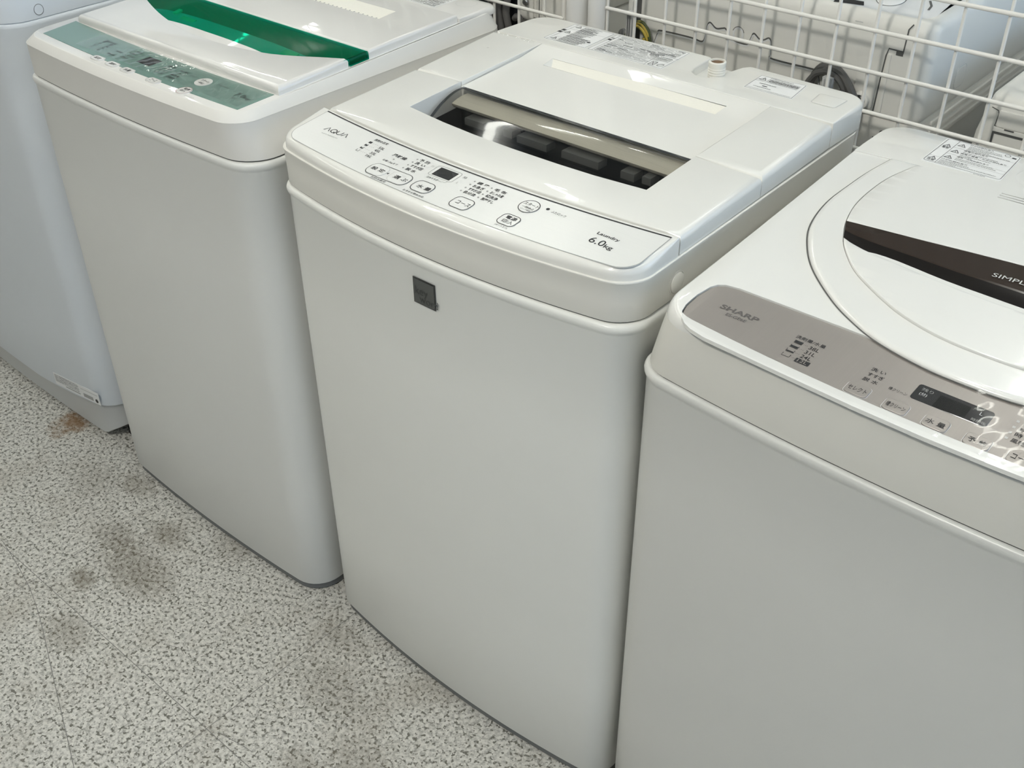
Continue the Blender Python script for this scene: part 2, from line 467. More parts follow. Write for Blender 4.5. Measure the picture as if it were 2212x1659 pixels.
    def tube(s, P, r, m, n=10, caps=True):
        P = [Vector(p) for p in P]; rings = []
        up = None
        for i, p in enumerate(P):
            d = (P[min(i+1, len(P)-1)]-P[max(i-1, 0)]).normalized()
            if up is None: up = Vector((0, 0, 1)) if abs(d.z) < 0.9 else Vector((0, 1, 0))
            sx = d.cross(up).normalized(); sy = sx.cross(d).normalized(); up = sy
            rings.append([tuple(p+sx*(r*math.cos(2*PI*k/n))+sy*(r*math.sin(2*PI*k/n))) for k in range(n)])
        s.loft(rings, m, caps, caps)
    def build(s, name, parent=None, label=None, smooth=40, merge=True):
        me = bpy.data.meshes.new(name); me.from_pydata(s.V, [], s.F)
        for m in s.mats: me.materials.append(m)
        me.polygons.foreach_set('material_index', s.I)
        if merge:
            bm = bmesh.new(); bm.from_mesh(me); bmesh.ops.remove_doubles(bm, verts=bm.verts[:], dist=2e-6)
            bm.to_mesh(me); bm.free()
        me.polygons.foreach_set('use_smooth', [True]*len(me.polygons))
        me.set_sharp_from_angle(angle=math.radians(smooth)); me.update()
        o = bpy.data.objects.new(name, me); COL.objects.link(o)
        if label: o['label'] = label
        return o

def thing(name, loc, label, cat, group=None):
    o = bpy.data.objects.new(name, None); COL.objects.link(o)
    o.location = loc; o.empty_display_size = 0.1
    o['label'] = label; o['category'] = cat
    if group: o['group'] = group
    return o
def child(pb, name, root, label=None, smooth=40, merge=True):
    # part of a thing (or sub-part when root is itself a part); vertices are in room coordinates
    o = pb.build(name, None, label, smooth, merge)
    o.parent = root
    loc = Vector(root.location) if root.type == 'EMPTY' else Vector((0, 0, 0))
    o.matrix_parent_inverse = Matrix.Translation(-loc)
    return o
def tag(o, label, cat, group=None):
    o['label'] = label; o['category'] = cat
    if group: o['group'] = group
    return o
def struct(o): o['kind'] = 'structure'; return o

def front_T(y0):                      # drawing plane (x, z) on a wall that faces -y
    return lambda u, v, w: (u, y0-w, v)
def side_T(x0):                       # drawing plane (y, z) on a wall that faces +x
    return lambda u, v, w: (x0+w, u, v)

# ------------------------------------------------------------------ the room
def build_room():
    pb = PB(); pb.add([(-6, -5, 0), (6, -5, 0), (6, 6, 0), (-6, 6, 0)], [(0, 1, 2, 3)], 'floor')
    tile, w = 0.4745, 0.0011
    for k in range(-8, 9):
        x = 0.0275+tile*k; y = -0.300+tile*k
        pb.flat([(x-w/2, -4), (x+w/2, -4), (x+w/2, 4), (x-w/2, 4)], 0, 'seam', 0.0004)
        pb.flat([(-4, y-w/2), (4, y-w/2), (4, y+w/2), (-4, y+w/2)], 0, 'seam', 0.0005)
    for P, ww in [([(-0.578, -0.294), (-0.4954, -0.309), (-0.4232, -0.3256), (-0.3444, -0.3523), (-0.2547, -0.3881), (-0.1538, -0.428), (-0.0625, -0.464), (0.1, -0.53)], 0.0011),
                  ([(0.045, -0.2925), (0.0536, -0.291), (0.0931, -0.2835), (0.1115, -0.2812)], 0.0009),
                  ([(-0.155, -0.245), (-0.13, -0.235), (-0.115, -0.238)], 0.0008)]:
        pb.stroke(spline([(a, b) for a, b in P], 5), ww, 0, 'seam', 0.0006, closed=False)
    struct(pb.build('floor', merge=False))
    H = 2.9
    pb = PB(); pb.add([(-6, -5, H), (6, -5, H), (6, 6, H), (-6, 6, H)], [(3, 2, 1, 0)], 'ceil'); struct(pb.build('ceiling'))
    pb = PB(); pb.add([(-6, -5, 0), (6, -5, 0), (6, -5, H), (-6, -5, H)], [(3, 2, 1, 0)], 'wall_dark'); struct(pb.build('wall_front'))
    pb = PB(); pb.add([(-6, -5, 0), (-6, 6, 0), (-6, 6, H), (-6, -5, H)], [(0, 1, 2, 3)], 'wall'); struct(pb.build('wall_left'))
    pb = PB(); pb.add([(-6, 6, 0), (6, 6, 0), (6, 6, H), (-6, 6, H)], [(0, 1, 2, 3)], 'wall'); struct(pb.build('wall_back'))
build_room()

def build_lamps():
    for x in (-3.2, -1.38, 0.44, 2.26):
        for y in (-1.6, 0.2, 1.9):
            t = thing('ceiling_lamp', (x, y, 2.78), 'single tube fluorescent ceiling lamp above the appliance aisle', 'lamp', 'fluorescent lamps on the ceiling')
            pb = PB(); pb.box(x-0.09, y-0.62, 2.84, x+0.09, y+0.62, 2.9, 'housing'); child(pb, 'lamp_housing', t)
            pb = PB(); pb.tube([(x, y-0.6, 2.812), (x, y+0.6, 2.812)], 0.0190, 'tube', 12); child(pb, 'tube', t)
build_lamps()

# ------------------------------------------------------------------ middle machine
def v_groove(pb, x0f, x1f, x0r, x1r, yf, yr, zf, depth, m, mwall):
    # slot whose rear wall slopes down towards the front edge
    zA = zf((x0r+x1r)/2, yr); zB = zf((x0f+x1f)/2, yf)
    a, b = (x0r, yr, zA), (x1r, yr, zA)
    c, d = (x0f+0.012, yf, zB-depth), (x1f-0.006, yf, zB-depth)
    e, f = (x0f, yf, zB), (x1f, yf, zB)
    pb.add([a, b, d, c], [(0, 3, 2, 1)], m)
    pb.add([a, c, e], [(0, 2, 1)], mwall); pb.add([b, d, f], [(0, 1, 2)], mwall)
    pb.add([e, c, d, f], [(0, 1, 2, 3)], mwall)

def tri_sign(pb, cx, cy, s, zf, m='black', mark=True):
    P = [(cx-s/2, cy), (cx+s/2, cy), (cx, cy+s*0.86)]
    pb.stroke(P, s*0.09, zf, m)
    if mark:
        pb.flat(rect(cx-s*0.04, cy+s*0.27, cx+s*0.04, cy+s*0.6), zf, m, 0.00025)
        pb.flat(rect(cx-s*0.04, cy+s*0.13, cx+s*0.04, cy+s*0.2), zf, m, 0.00025)

def build_middle():
    R = thing('washing_machine', (0.265, 0.24, 0), 'white top-loading washing machine with square grey badge on its front and silver-white control panel', 'washing machine')
    def zM(x, y):
        if y < 0.08: return 0.829+0.11*y
        if y < 0.25: return 0.838+0.047*(y-0.08)
        if y < 0.387: return 0.846+0.037*(y-0.25)
        return 0.856
    def Mo(d, bow=0.028, y1=0.487): return body_outline(-0.008+d, 0.53-d, d, y1-d, 0.032, 0.03, bow, 0.026)
    # cabinet
    pb = PB()
    lift = lambda y: 0.0090*max(0, min(1, (y-0.10)/0.29))
    def ring(z, d, bow=None, up=0.0):
        b = bow if bow is not None else 0.021+0.007*min(1, z/0.76)
        return [(x, y, z+up*lift(y)) for x, y in Mo(d, b)]
    pb.loft([ring(z, d) for z, d in [(0.015, 0.006), (0.0165, 0.001), (0.019, 0.0), (0.2, 0), (0.4, 0), (0.6, 0), (0.7515, 0.0), (0.7540, -0.0011), (0.7570, -0.0022), (0.7602, -0.0026), (0.7628, -0.0020), (0.7646, -0.0006), (0.7653, 0.0014), (0.7653, 0.006)]], 'body_m')
    pb.loft([ring(0.7652, 0.0030), ring(0.7690, 0.0028)], 'groove')  # dark ring paints in the shade of the seam gap
    cab = child(pb, 'cabinet', R)
    pb = PB(); pb.loft([ring(0.0, 0.007), ring(0.003, 0.0035), ring(0.0155, 0.0030)], 'plinth', True, True); child(pb, 'plinth', R, 'dark grey plinth')
    # badge
    yb = lambda x: -0.0278*(1-((x-0.265)/0.265)**2)
    T = lambda u, v, w: (u, yb(u)-0.0004-w, v)
    pb = PB(T)
    pb.slab(rect(0.2511, 0.7037, 0.2853, 0.7371), 0.0012, 0.0012, 'smoke_edge', 0.0003, 2)
    pb.flat(rect(0.2525, 0.7053, 0.2840, 0.7355), 0.0012, 'badge', 0.0001)
    pb.text('key', 0.2545, 0.7135, h=0.0135, zf=0.0013, m='badge_print')
    pb.text('word', 0.2605, 0.7070, h=0.0095, zf=0.0013, m='badge_print')
    child(pb, 'badge', R, 'square grey badge')
    # band under the lid
    pb = PB()
    pb.loft([ring(z, d, 0.028) for z, d in [(0.7650, 0.006), (0.7668, 0.0026), (0.7676, 0.0012), (0.7695, 0.0006), (0.79, 0.0004), ]]+[ring(z, d, 0.028, 1.0) for z, d in [(0.8115, 0.0), (0.8130, -0.0006), (0.8142, -0.0004), (0.8148, 0.0008), (0.8149, 0.004)]], 'band')
    well = rect(0.075, 0.125, 0.45, 0.245)
    pb.cap([Mo(0.004), well], lambda x, y: 0.8149+lift(y), 'band', by=(0.10, 0.39))
    child(pb, 'top_cover', R)
    pb = PB()
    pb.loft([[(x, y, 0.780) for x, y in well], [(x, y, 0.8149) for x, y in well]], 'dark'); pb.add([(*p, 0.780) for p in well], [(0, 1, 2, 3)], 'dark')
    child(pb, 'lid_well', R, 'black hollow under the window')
    # round plug on the right side of the band
    pb = PB(); pb.lathe([(0.0135, 0.0), (0.0135, 0.0008), (0.0125, 0.001), (0.0122, 0.0004), (0.0118, 0.0004), (0.0115, 0.002), (0.0095, 0.003), (0.0, 0.0034)], (0.5292, 0.079, 0.786), 'band', 32, 'x', cap1=False)
    child(pb, 'side_plug', R)
    # control panel housing
    ch = front_chain(-0.0050, 0.5285, 0.0015, 0.032, 0.028, rl=0.026)
    rear = lambda t: 0.0790-0.0155*(1-t*t)
    arc = [(0.5285-0.5335*k/30, rear(1-2*k/30)) for k in range(0, 31)]
    pb = PB()
    pb.slab(ch+arc, zM, 0.02, 'top', lambda x, y: 0.0012 if (y > 0.060 or abs(y-rear((x-0.265)/0.2635)) < 0.002) else 0.0095, 6, zb=0.8146, by=())
    housing = child(pb, 'panel_housing', R)
    # control panel with all its print
    ch = front_chain(0.0085, 0.5225, 0.0035, 0.020, 0.0175)
    rp = lambda t: 0.0738-0.0150*(1-t*t)
    arc = [(0.5225-0.514*k/30, rp(1-2*k/30)) for k in range(0, 31)]
    zP = lambda x, y: zM(x, y)+0.0004
    pb = PB()
    pb.slab(ch+arc, zP, 0.0012, 'panel', 0.0002, 1)
    pb.stroke(ch+arc, 0.0007, zP, 'grey_print', 0.00012)
    pb.stroke([(x, y-0.0008) for x, y in arc], 0.0021, zP, 'black', 0.00016, closed=False)
    # logo
    lw, ly, lh = 0.0087, 0.0374, 0.0074
    def lam(x):
        pb.stroke([(x, ly), (x+0.0046, ly+lh), (x+0.0085, ly)], 0.0012, zP, 'black', closed=False)
    lam(0.0405); lam(0.0712)
    pb.stroke(circle(0.0552, ly+lh/2, 0.0043, 0.0037, 24), 0.0012, zP, 'black'); pb.stroke([(0.0560, ly+0.0024), (0.0600, ly-0.0006)], 0.0012, zP, 'black', 0.00027, closed=False)
    pb.stroke([(0.0614, ly+lh), (0.0612, ly+0.003), (0.0622, ly+0.0008), (0.0650, ly+0.0001), (0.0678, ly+0.0008), (0.0690, ly+0.003), (0.0696, ly+lh)], 0.0012, zP, 'black', closed=False)
    pb.text('AQW-S60E6(KW)', 0.0444, 0.0290, 0.0728, h=0.0024, zf=zP, m='grey_print')
    t = lambda b, x, y, x1=None, h=None, m='black', bold=0.012: pb.text(b, x, y, x1, h, zP, m, bold=bold)
    t('洗剤の目安', 0.1141, 0.0511, 0.1367, 0.0046)
    for k, (y, s, lvl) in enumerate([(0.0437, '53L', 1.0), (0.0369, '45L', 0.75), (0.0297, '33L', 0.5), (0.0229, '16L', 0.2)]):
        x = 0.1129
        pb.stroke([(x, y+0.0038), (x, y), (x+0.0042, y), (x+0.0042, y+0.0038)], 0.0007, zP, 'black', closed=False)
        if lvl > 0.3: pb.flat(rect(x, y, x+0.0042, y+0.0036*lvl), zP, 'black', 0.0003)
        for q in range(3 if k < 3 else 4): pb.flat(rect(x+0.0075+q*0.0030, y+0.0012, x+0.0088+q*0.003, y+0.0017), zP, 'grey_print', 0.0003)
        t(s, 0.1325, y-0.0036, h=0.0046, x1=0.1418, bold=0.008)
    t('風乾燥', 0.1592, 0.0370, 0.1808, 0.0058, bold=0.02)
    dots = [(0.1677, 0.0321)]
    t('化繊1.5kgまで', 0.1568, 0.0228, 0.1809, 0.0040, bold=0.004)
    for s, y, x1 in [('予 約', 0.0452, 0.2100), ('洗 い', 0.0377, 0.2100), ('すすぎ回', 0.0303, 0.2128), ('脱 水', 0.0225, 0.2100)]:
        t(s, 0.1948, y, x1, 0.0054, bold=0.016)
    dots += [(0.1916, 0.0468), (0.1913, 0.0393), (0.1911, 0.032), (0.1909, 0.0243)]
    t('残り', 0.2156, 0.0432, 0.2239, 0.0042, 'pale_print', 0.0)
    pb.stroke(rect(0.2232, 0.0297, 0.2594, 0.0513, 0.004), 0.0006, zP, 'grey_print')
    t('注水すすぎ', 0.2276, 0.0236, 0.2445, 0.0036, bold=0.006)
    pb.stroke([(0.2452, 0.0252), (0.2500, 0.0252), (0.2500, 0.0262), (0.2552, 0.0262), (0.2552, 0.0296)], 0.0005, zP, 'grey_print', closed=False)
    t('分', 0.2638, 0.0445, h=0.0042, x1=0.2690, bold=0.004); t('L', 0.2652, 0.0322, h=0.0036, m='pale_print')
    pb.stroke(rect(0.1553, -0.0066, 0.2192, 0.0168, 0.0095), 0.0008, zP, 'black')
    pb.flat([(0.1836, 0.0056), (0.1862, 0.0038), (0.1862, 0.0074)], zP, 'black', 0.0003)
    t('お好み設定', 0.1736, -0.0112, 0.1968, 0.0034, bold=0.006)
    t('おまかせ節水水位', 0.2248, -0.0112, 0.2559, 0.0034, bold=0.006)
    L1 = [('標 準', 0.0436, 0.3018), ('お急ぎ', 0.0363, 0.3014), ('すすぎ1回', 0.0290, 0.3024), ('自分流', 0.0217, 0.3012)]
    L2 = [('毛 布', 0.0434, 0.3272), ('おしゃれ着', 0.0362, 0.3290), ('槽洗浄', 0.0286, 0.3275), ('部屋干し', 0.0213, 0.3282)]
    for s, y, x1 in L1: t(s, 0.2855, y, x1, 0.0054, bold=0.016)
    for s, y, x1 in L2: t(s, 0.3110, y, x1, 0.0054, bold=0.016)
    dots += [(0.281, y) for y in (0.0463, 0.0389, 0.0313, 0.0237)] + [(0.3065, y) for y in (0.0458, 0.0385, 0.0311, 0.0236)]
    for x, y in dots: pb.flat(circle(x, y, 0.0012, n=12), zP, 'grey_print', 0.0003)
    pb.flat(circle(0.385, 0.0465, 0.0021, n=16), zP, 'black', 0.0003)
    t('ふたロック', 0.3911, 0.0430, 0.4102, 0.0040, bold=0.0)
    t('(オートオフ)', 0.3566, -0.0078, 0.3732, 0.0034, bold=0.0)
    t('Laundry', 0.4558, 0.0362, 0.4832, 0.0058, bold=0.012); t('6.0', 0.4562, 0.0218, 0.4745, 0.0098, bold=0.0); t('kg', 0.4755, 0.0196, 0.4858, 0.0080, bold=0.008)
    pan = child(pb, 'control_panel', R, merge=False)
    # buttons and display
    def button(P, texts, outline=True, name='button'):
        b = PB(); b.slab(P, lambda x, y: zP(x, y)+0.0005, 0.0006, 'panel', 0.0003, 2)
        z2 = lambda x, y: zP(x, y)+0.0005
        if outline: b.stroke(P, 0.0009, z2, 'black', 0.00012)
        else: b.stroke(P, 0.0004, z2, 'pale_print', 0.0001)
        for s, x, y, x1, h, bo in texts: b.text(s, x, y, x1, h, z2, 'black', 0.0002, bo)
        child(b, name, pan, merge=False)
    button(rect(0.1563, -0.0056, 0.1828, 0.0158, 0.008), [('設 定', 0.1597, 0.0022, 0.1795, 0.0066, 0.014)], False)
    button(rect(0.1900, -0.0056, 0.2182, 0.0158, 0.008), [('選 ぶ', 0.1960, 0.0018, 0.2162, 0.0066, 0.014)], False)
    button(rect(0.2262, -0.0047, 0.2540, 0.0160, 0.008), [('水 量', 0.2325, 0.0018, 0.2525, 0.0066, 0.014)])
    button(rect(0.2868, -0.0060, 0.3132, 0.0146, 0.007), [('コース', 0.2925, 0.0014, 0.3115, 0.0060, 0.006)])
    button(rect(0.3530, -0.0026, 0.3757, 0.0166, 0.006), [('電源', 0.3580, 0.0082, 0.3720, 0.0060, 0.014), ('切/入', 0.3578, 0.0008, 0.3725, 0.0062, 0.006)])
    button(circle(0.3652, 0.0392, 0.0117, n=40), [('スタート', 0.3560, 0.0402, 0.3755, 0.0054, 0.006), ('一時停止', 0.3580, 0.0345, 0.3740, 0.0038, 0.008), ('(ロック解除)', 0.3592, 0.0304, 0.3728, 0.0029, 0.0)])
    b = PB(); b.slab(rect(0.2281, 0.0320, 0.2548, 0.0489, 0.0006), lambda x, y: zP(x, y)+0.0004, 0.0006, 'display', 0.0002, 1); child(b, 'display', pan, 'black digit display')
    # lid: front leaf with the window opening
    win = [(0.0829, 0.1432), (0.1150, 0.1392), (0.15, 0.1352), (0.20, 0.1318), (0.2640, 0.1302), (0.33, 0.1312), (0.38, 0.1335), (0.4446, 0.1402), (0.4425, 0.2335), (0.0815, 0.2375)]
    fr = lambda t: 0.0822-0.0158*(1-t*t)
    fy = lambda x: 0.2380
    arcp = [(-0.0010+0.5290*k/30, fr(-1+2*k/30)) for k in range(31)]
    notch = [(0.4430, 0.2368)]+list(reversed(win[:8]))+[(0.0815, 0.2390)]
    outl = arcp+[(0.528, 0.2395)]+notch+[(-0.0010, 0.2380)]
    zLf = lambda x, y: 0.838+0.047*(y-0.08)
    inn = lambda x, y: 0.07 < x < 0.46 and 0.12 < y < 0.2392
    pb = PB()
    pb.slab(outl, zLf, 0.022, 'top', lambda x, y: 0.0006 if inn(x, y) else (0.0085 if (x < 0.006 or x > 0.526) else (0.0016 if y < 0.1 else 0.0006)), 5, zb=lambda x, y: zM(x, y)-0.032 if inn(x, y) else 0.8160+lift(y))
    lidf = child(pb, 'lid_front', R)
    # lid: rear leaf, sunk middle with the finger slot
    zs = lambda x, y: zM(x, y)-0.0062*max(0, (0.392-y))/0.155
    pb = PB()
    rr = lambda x, y: 0.0085 if (x < 0.006 or x > 0.526) else 0.0006
    pb.slab([(-0.0010, 0.2392), (0.0815, 0.2400), (0.0885, 0.3965), (-0.0010, 0.3965)], zM, 0.022, 'top', rr, 5, by=(0.25,), zb=lambda x, y: 0.8160+lift(y))
    pb.slab([(0.4430, 0.2385), (0.528, 0.2405), (0.528, 0.3965), (0.4465, 0.3965)], zM, 0.022, 'top', rr, 5, by=(0.25,), zb=lambda x, y: 0.8160+lift(y))
    slot = [(0.130, 0.3480), (0.3979, 0.3497), (0.3975, 0.3765), (0.1262, 0.3725)]
    pb.slab([(0.0822, 0.2385), (0.4426, 0.2345), (0.4460, 0.3960), (0.0890, 0.3960)], zs, 0.02, 'top', 0.0005, 1, holes=[slot], hd=0.0005, by=(0.25, 0.30, 0.35))
    v_groove(pb, 0.130, 0.3979, 0.1262, 0.3975, 0.3488, 0.3745, zs, 0.011, 'recess', 'top')
    lidr = child(pb, 'lid_rear', R)
    # smoked window that curls down under the front leaf
    prof = [(0.2365, 0.8402), (0.230, 0.8404), (0.2186, 0.8398), (0.2063, 0.8370), (0.1929, 0.8320), (0.1823, 0.8265), (0.1725, 0.8205), (0.155, 0.8105), (0.128, 0.798)]
    prof = spline(prof, 4)
    x0, x1 = 0.0890, 0.4420
    pb = PB(); n = 24
    pb.loft([[(x0+(x1-x0)*k/n, y, z) for k in range(n+1)] for y, z in reversed(prof)], 'smoke', closed=False)
    w = child(pb, 'lid_window', R, 'smoked see-through window')
    pb = PB()
    pb.loft([[(x0-0.0005, y, z+0.0006) for y, z in reversed(prof)], [(x0+0.0045, y, z+0.0008) for y, z in reversed(prof)]][::-1], 'smoke_edge', closed=False)
    pb.loft([[(x0+(x1-x0)*k/2, y, z+0.0006) for k in range(3)] for y, z in reversed(prof) if y > 0.2285], 'smoke_edge', closed=False)
    child(pb, 'window_edge', w, 'black window edge')
    pb = PB()
    off = [(y-0.001, z-0.0045) for y, z in prof if 0.2010 < y < 0.2345]
    yl, zl_ = off[-1]
    off += [(yl+0.001, zl_-0.003), (yl+0.004, zl_-0.006), (yl+0.01, zl_-0.007)]
    pb.loft([[(0.099+0.350*k/n, y, z) for k in range(n+1)] for y, z in off], 'bar', closed=False)
    child(pb, 'handle_bar', w, 'brushed beige bar under the window')
    for (xa, xb, zz) in [(0.128, 0.160, 0), (0.193, 0.207, 0.002), (0.215, 0.262, 0), (0.285, 0.340, 0), (0.372, 0.391, 0), (0.402, 0.414, 0.002)]:
        pb = PB(); pb.slab(rect(xa, 0.1945, xb, 0.212), 0.8225+zz, 0.0095, 'tab', 0.0012, 2); child(pb, 'latch_tab', w)
    # rear deck with the hose notch
    P = [(0.0045, 0.3985), (0.5285, 0.3975), (0.5290, 0.5005), (0.3569, 0.5005), (0.3500, 0.4905), (0.3400, 0.4420), (0.3330, 0.4290), (0.3180, 0.4290), (0.3070, 0.4370), (0.3030, 0.4500), (0.3000, 0.4960), (0.2912, 0.5020), (0.0045, 0.4985)]
    P = fillet(P, [0.0, 0.0, 0.034, 0.006, 0.004, 0.008, 0.008, 0.008, 0.008, 0.008, 0.004, 0.004, 0.034], 6)
    pb = PB()
    pb.slab(P, 0.856, 0.034, 'top', lambda x, y: 0.0015 if y < 0.405 else (0.0022 if 0.295 < x < 0.362 else 0.006), 5, zb=0.8252)
    Q = [(x, y) for x, y in fillet([(0.296, 0.42), (0.364, 0.42), (0.364, 0.498), (0.296, 0.498)], 0.004, 3)]
    pb.slab(Q, 0.8445, 0.02, 'top', 0.001, 2)
    deck = child(pb, 'rear_deck', R)
    pb = PB(); c = (0.3375, 0.4470, 0.8445)
    pr = [(0.0150, 0.0), (0.0150, 0.004)]
    for k in range(5): pr += [(0.0128, 0.0055+k*0.0036), (0.0128, 0.0068+k*0.0036), (0.0138, 0.0078+k*0.0036), (0.0128, 0.0088+k*0.0036)]
    pr += [(0.0128, 0.0250), (0.0136, 0.0270), (0.0136, 0.0312), (0.0126, 0.0322), (0.0104, 0.0322), (0.0100, 0.030)]
    pb.lathe([(r*0.84, h*0.90) for r, h in pr], c, 'thread', 32); pb.lathe([(0.0086, 0.0275), (0.0082, 0.021), (0.003, 0.020), (0.0, 0.021)], c, 'rust', 24)
    child(pb, 'water_inlet', R, 'threaded hose inlet')
    # labels on the deck
    z = 0.8561
    def lab(P, name, fn, label=None, fr=None):
        b = PB(); b.slab(P, z+0.0002, 0.0003, 'label', 0.0001, 1); b.stroke(offset(ccw(P), 0.0012), 0.0005, z+0.0002, 'black', 0.0001); fn(b); child(b, name, R, label, merge=False)
    zz = z+0.0002
    rn = random.Random(3)
    def f1(b):
        b.stroke([(0.0805, 0.4148), (0.0802, 0.4896)], 0.0005, zz, 'black', 0.0001, closed=False)
        b.flat(rect(0.0735, 0.448, 0.0795, 0.454), zz, 'black'); b.flat(rect(0.0735, 0.457, 0.0795, 0.463), zz, 'black')
        for cy in (0.478, 0.452, 0.421): tri_sign(b, 0.088, cy, 0.009, zz, mark=True)
        y = 0.4868
        while y > 0.418:
            b.fine(0.0955, (0.128 if y > 0.448 else 0.139)-rn.uniform(0, 0.01), y-0.002, 0.0017, zz, 'grey_print' if rn.random() < .6 else 'black', 0.00025, rn); y -= 0.0032
        b.stroke(circle(0.1285, 0.438, 0.003), 0.0005, zz, 'grey_print'); b.flat(circle(0.1370, 0.4385, 0.0032, 0.0022), zz, 'black')
        b.stroke([(0.0805, 0.470), (0.143, 0.4705)], 0.0004, zz, 'grey_print', 0.0001, closed=False); b.stroke([(0.0805, 0.432), (0.143, 0.4325)], 0.0004, zz, 'grey_print', 0.0001, closed=False)
    lab(fillet([(0.0743, 0.4146), (0.1470, 0.4172), (0.1440, 0.4915), (0.0725, 0.4895)], 0.002, 3), 'warning_label', f1)
    def f2(b):
        b.stroke([(0.1575, 0.4178), (0.1545, 0.4900)], 0.0005, zz, 'black', 0.0001, closed=False)
        b.flat(rect(0.1495, 0.465, 0.1545, 0.470), zz, 'black'); b.flat(rect(0.1495, 0.473, 0.1545, 0.477), zz, 'grey_print')
        y = 0.4880
        while y > 0.420:
            x = 0.160
            while x < (0.262 if y > 0.462 else 0.236):
                w = rn.uniform(0.008, 0.03); b.fine(x, min(x+w, 0.264), y-0.002, rn.choice([0.0012, 0.0018, 0.002]), zz, rn.choice(['grey_print', 'grey_print', 'black', 'pale_print']), 0.00025, rn); x += w+rn.uniform(0.001, 0.004)
            y -= 0.0034
        b.stroke([(0.2447, 0.4169), (0.2410, 0.4590), (0.2700, 0.4605)], 0.0005, zz, 'black', 0.0001, closed=False)
        for y in (0.4555, 0.4515, 0.4480, 0.4440): b.fine(0.2465, 0.266, y-0.002, 0.0016, zz, 'grey_print' if y < .455 else 'black', 0.00025, rn)
        b.stroke(rect(0.2480, 0.4205, 0.2560, 0.4345, 0.0015), 0.0006, zz, 'black'); b.stroke([(0.2485, 0.421), (0.2558, 0.434)], 0.0007, zz, 'black', closed=False); b.stroke([(0.2558, 0.421), (0.2485, 0.434)], 0.0007, zz, 'black', closed=False)
        b.stroke(circle(0.2640, 0.4275, 0.0042, 0.005), 0.0006, zz, 'black'); b.stroke([(0.2605, 0.423), (0.2672, 0.433)], 0.0006, zz, 'black', closed=False)
    lab(fillet([(0.1500, 0.4173), (0.2729, 0.4165), (0.2690, 0.4924), (0.1470, 0.4905)], 0.002, 3), 'warning_label', f2)
    def f3(b):
        tri_sign(b, 0.3935, 0.4665, 0.0095, zz)
        b.stroke([(0.3860, 0.4620), (0.4010, 0.4625), (0.4005, 0.4810)], 0.0005, zz, 'black', 0.0001, closed=False)
        for k, y in enumerate((0.4790, 0.4752, 0.4716, 0.4680, 0.4645)): b.fine(0.4025, 0.4440-(0.012 if k == 0 else 0), y-0.002, 0.0022 if k in (0, 2, 3) else 0.0016, zz, 'black' if k in (2, 3) else 'grey_print', 0.00025, rn)
        b.fine(0.3965, 0.4200, 0.4535, 0.0026, zz, 'grey_print', 0.00025, rn); b.flat(rect(0.4040, 0.4475, 0.4110, 0.4495), zz, 'black'); b.fine(0.3945, 0.4190, 0.4415, 0.0022, zz, 'grey_print', 0.00025, rn)
        b.fine(0.3890, 0.4500, 0.4352, 0.0016, zz, 'pale_print', 0.00025, rn)
    lab(fillet([(0.3869, 0.4311), (0.4544, 0.4318), (0.4472, 0.4850), (0.3838, 0.4804)], 0.001, 2), 'rating_label', f3)
    pb = PB(); P = fillet([(0.4768, 0.4395), (0.5072, 0.4392), (0.5089, 0.4716), (0.4726, 0.4714)], 0.003, 4)
    pb.slab(P, 0.8568, 0.001, 'top', 0.0006, 2); pb.stroke(offset(ccw(P), -0.0008), 0.0007, 0.8561, 'pale_print', 0.0001); child(pb, 'cover_cap', R)
    # crumpled clear tape on the left rear corner of the lid
    pb = PB(); rn2 = random.Random(11); nx, ny = 14, 10
    G = [[(0.004+0.075*i/nx, 0.330+0.062*j/ny, zM(0, 0.330+0.062*j/ny)+0.0004+abs(rn2.gauss(0, 0.0011))) for i in range(nx+1)] for j in range(ny+1)]
    pb.loft(G, 'film', closed=False)
    child(pb, 'clear_tape', R, 'crumpled clear tape', smooth=50)
build_middle()

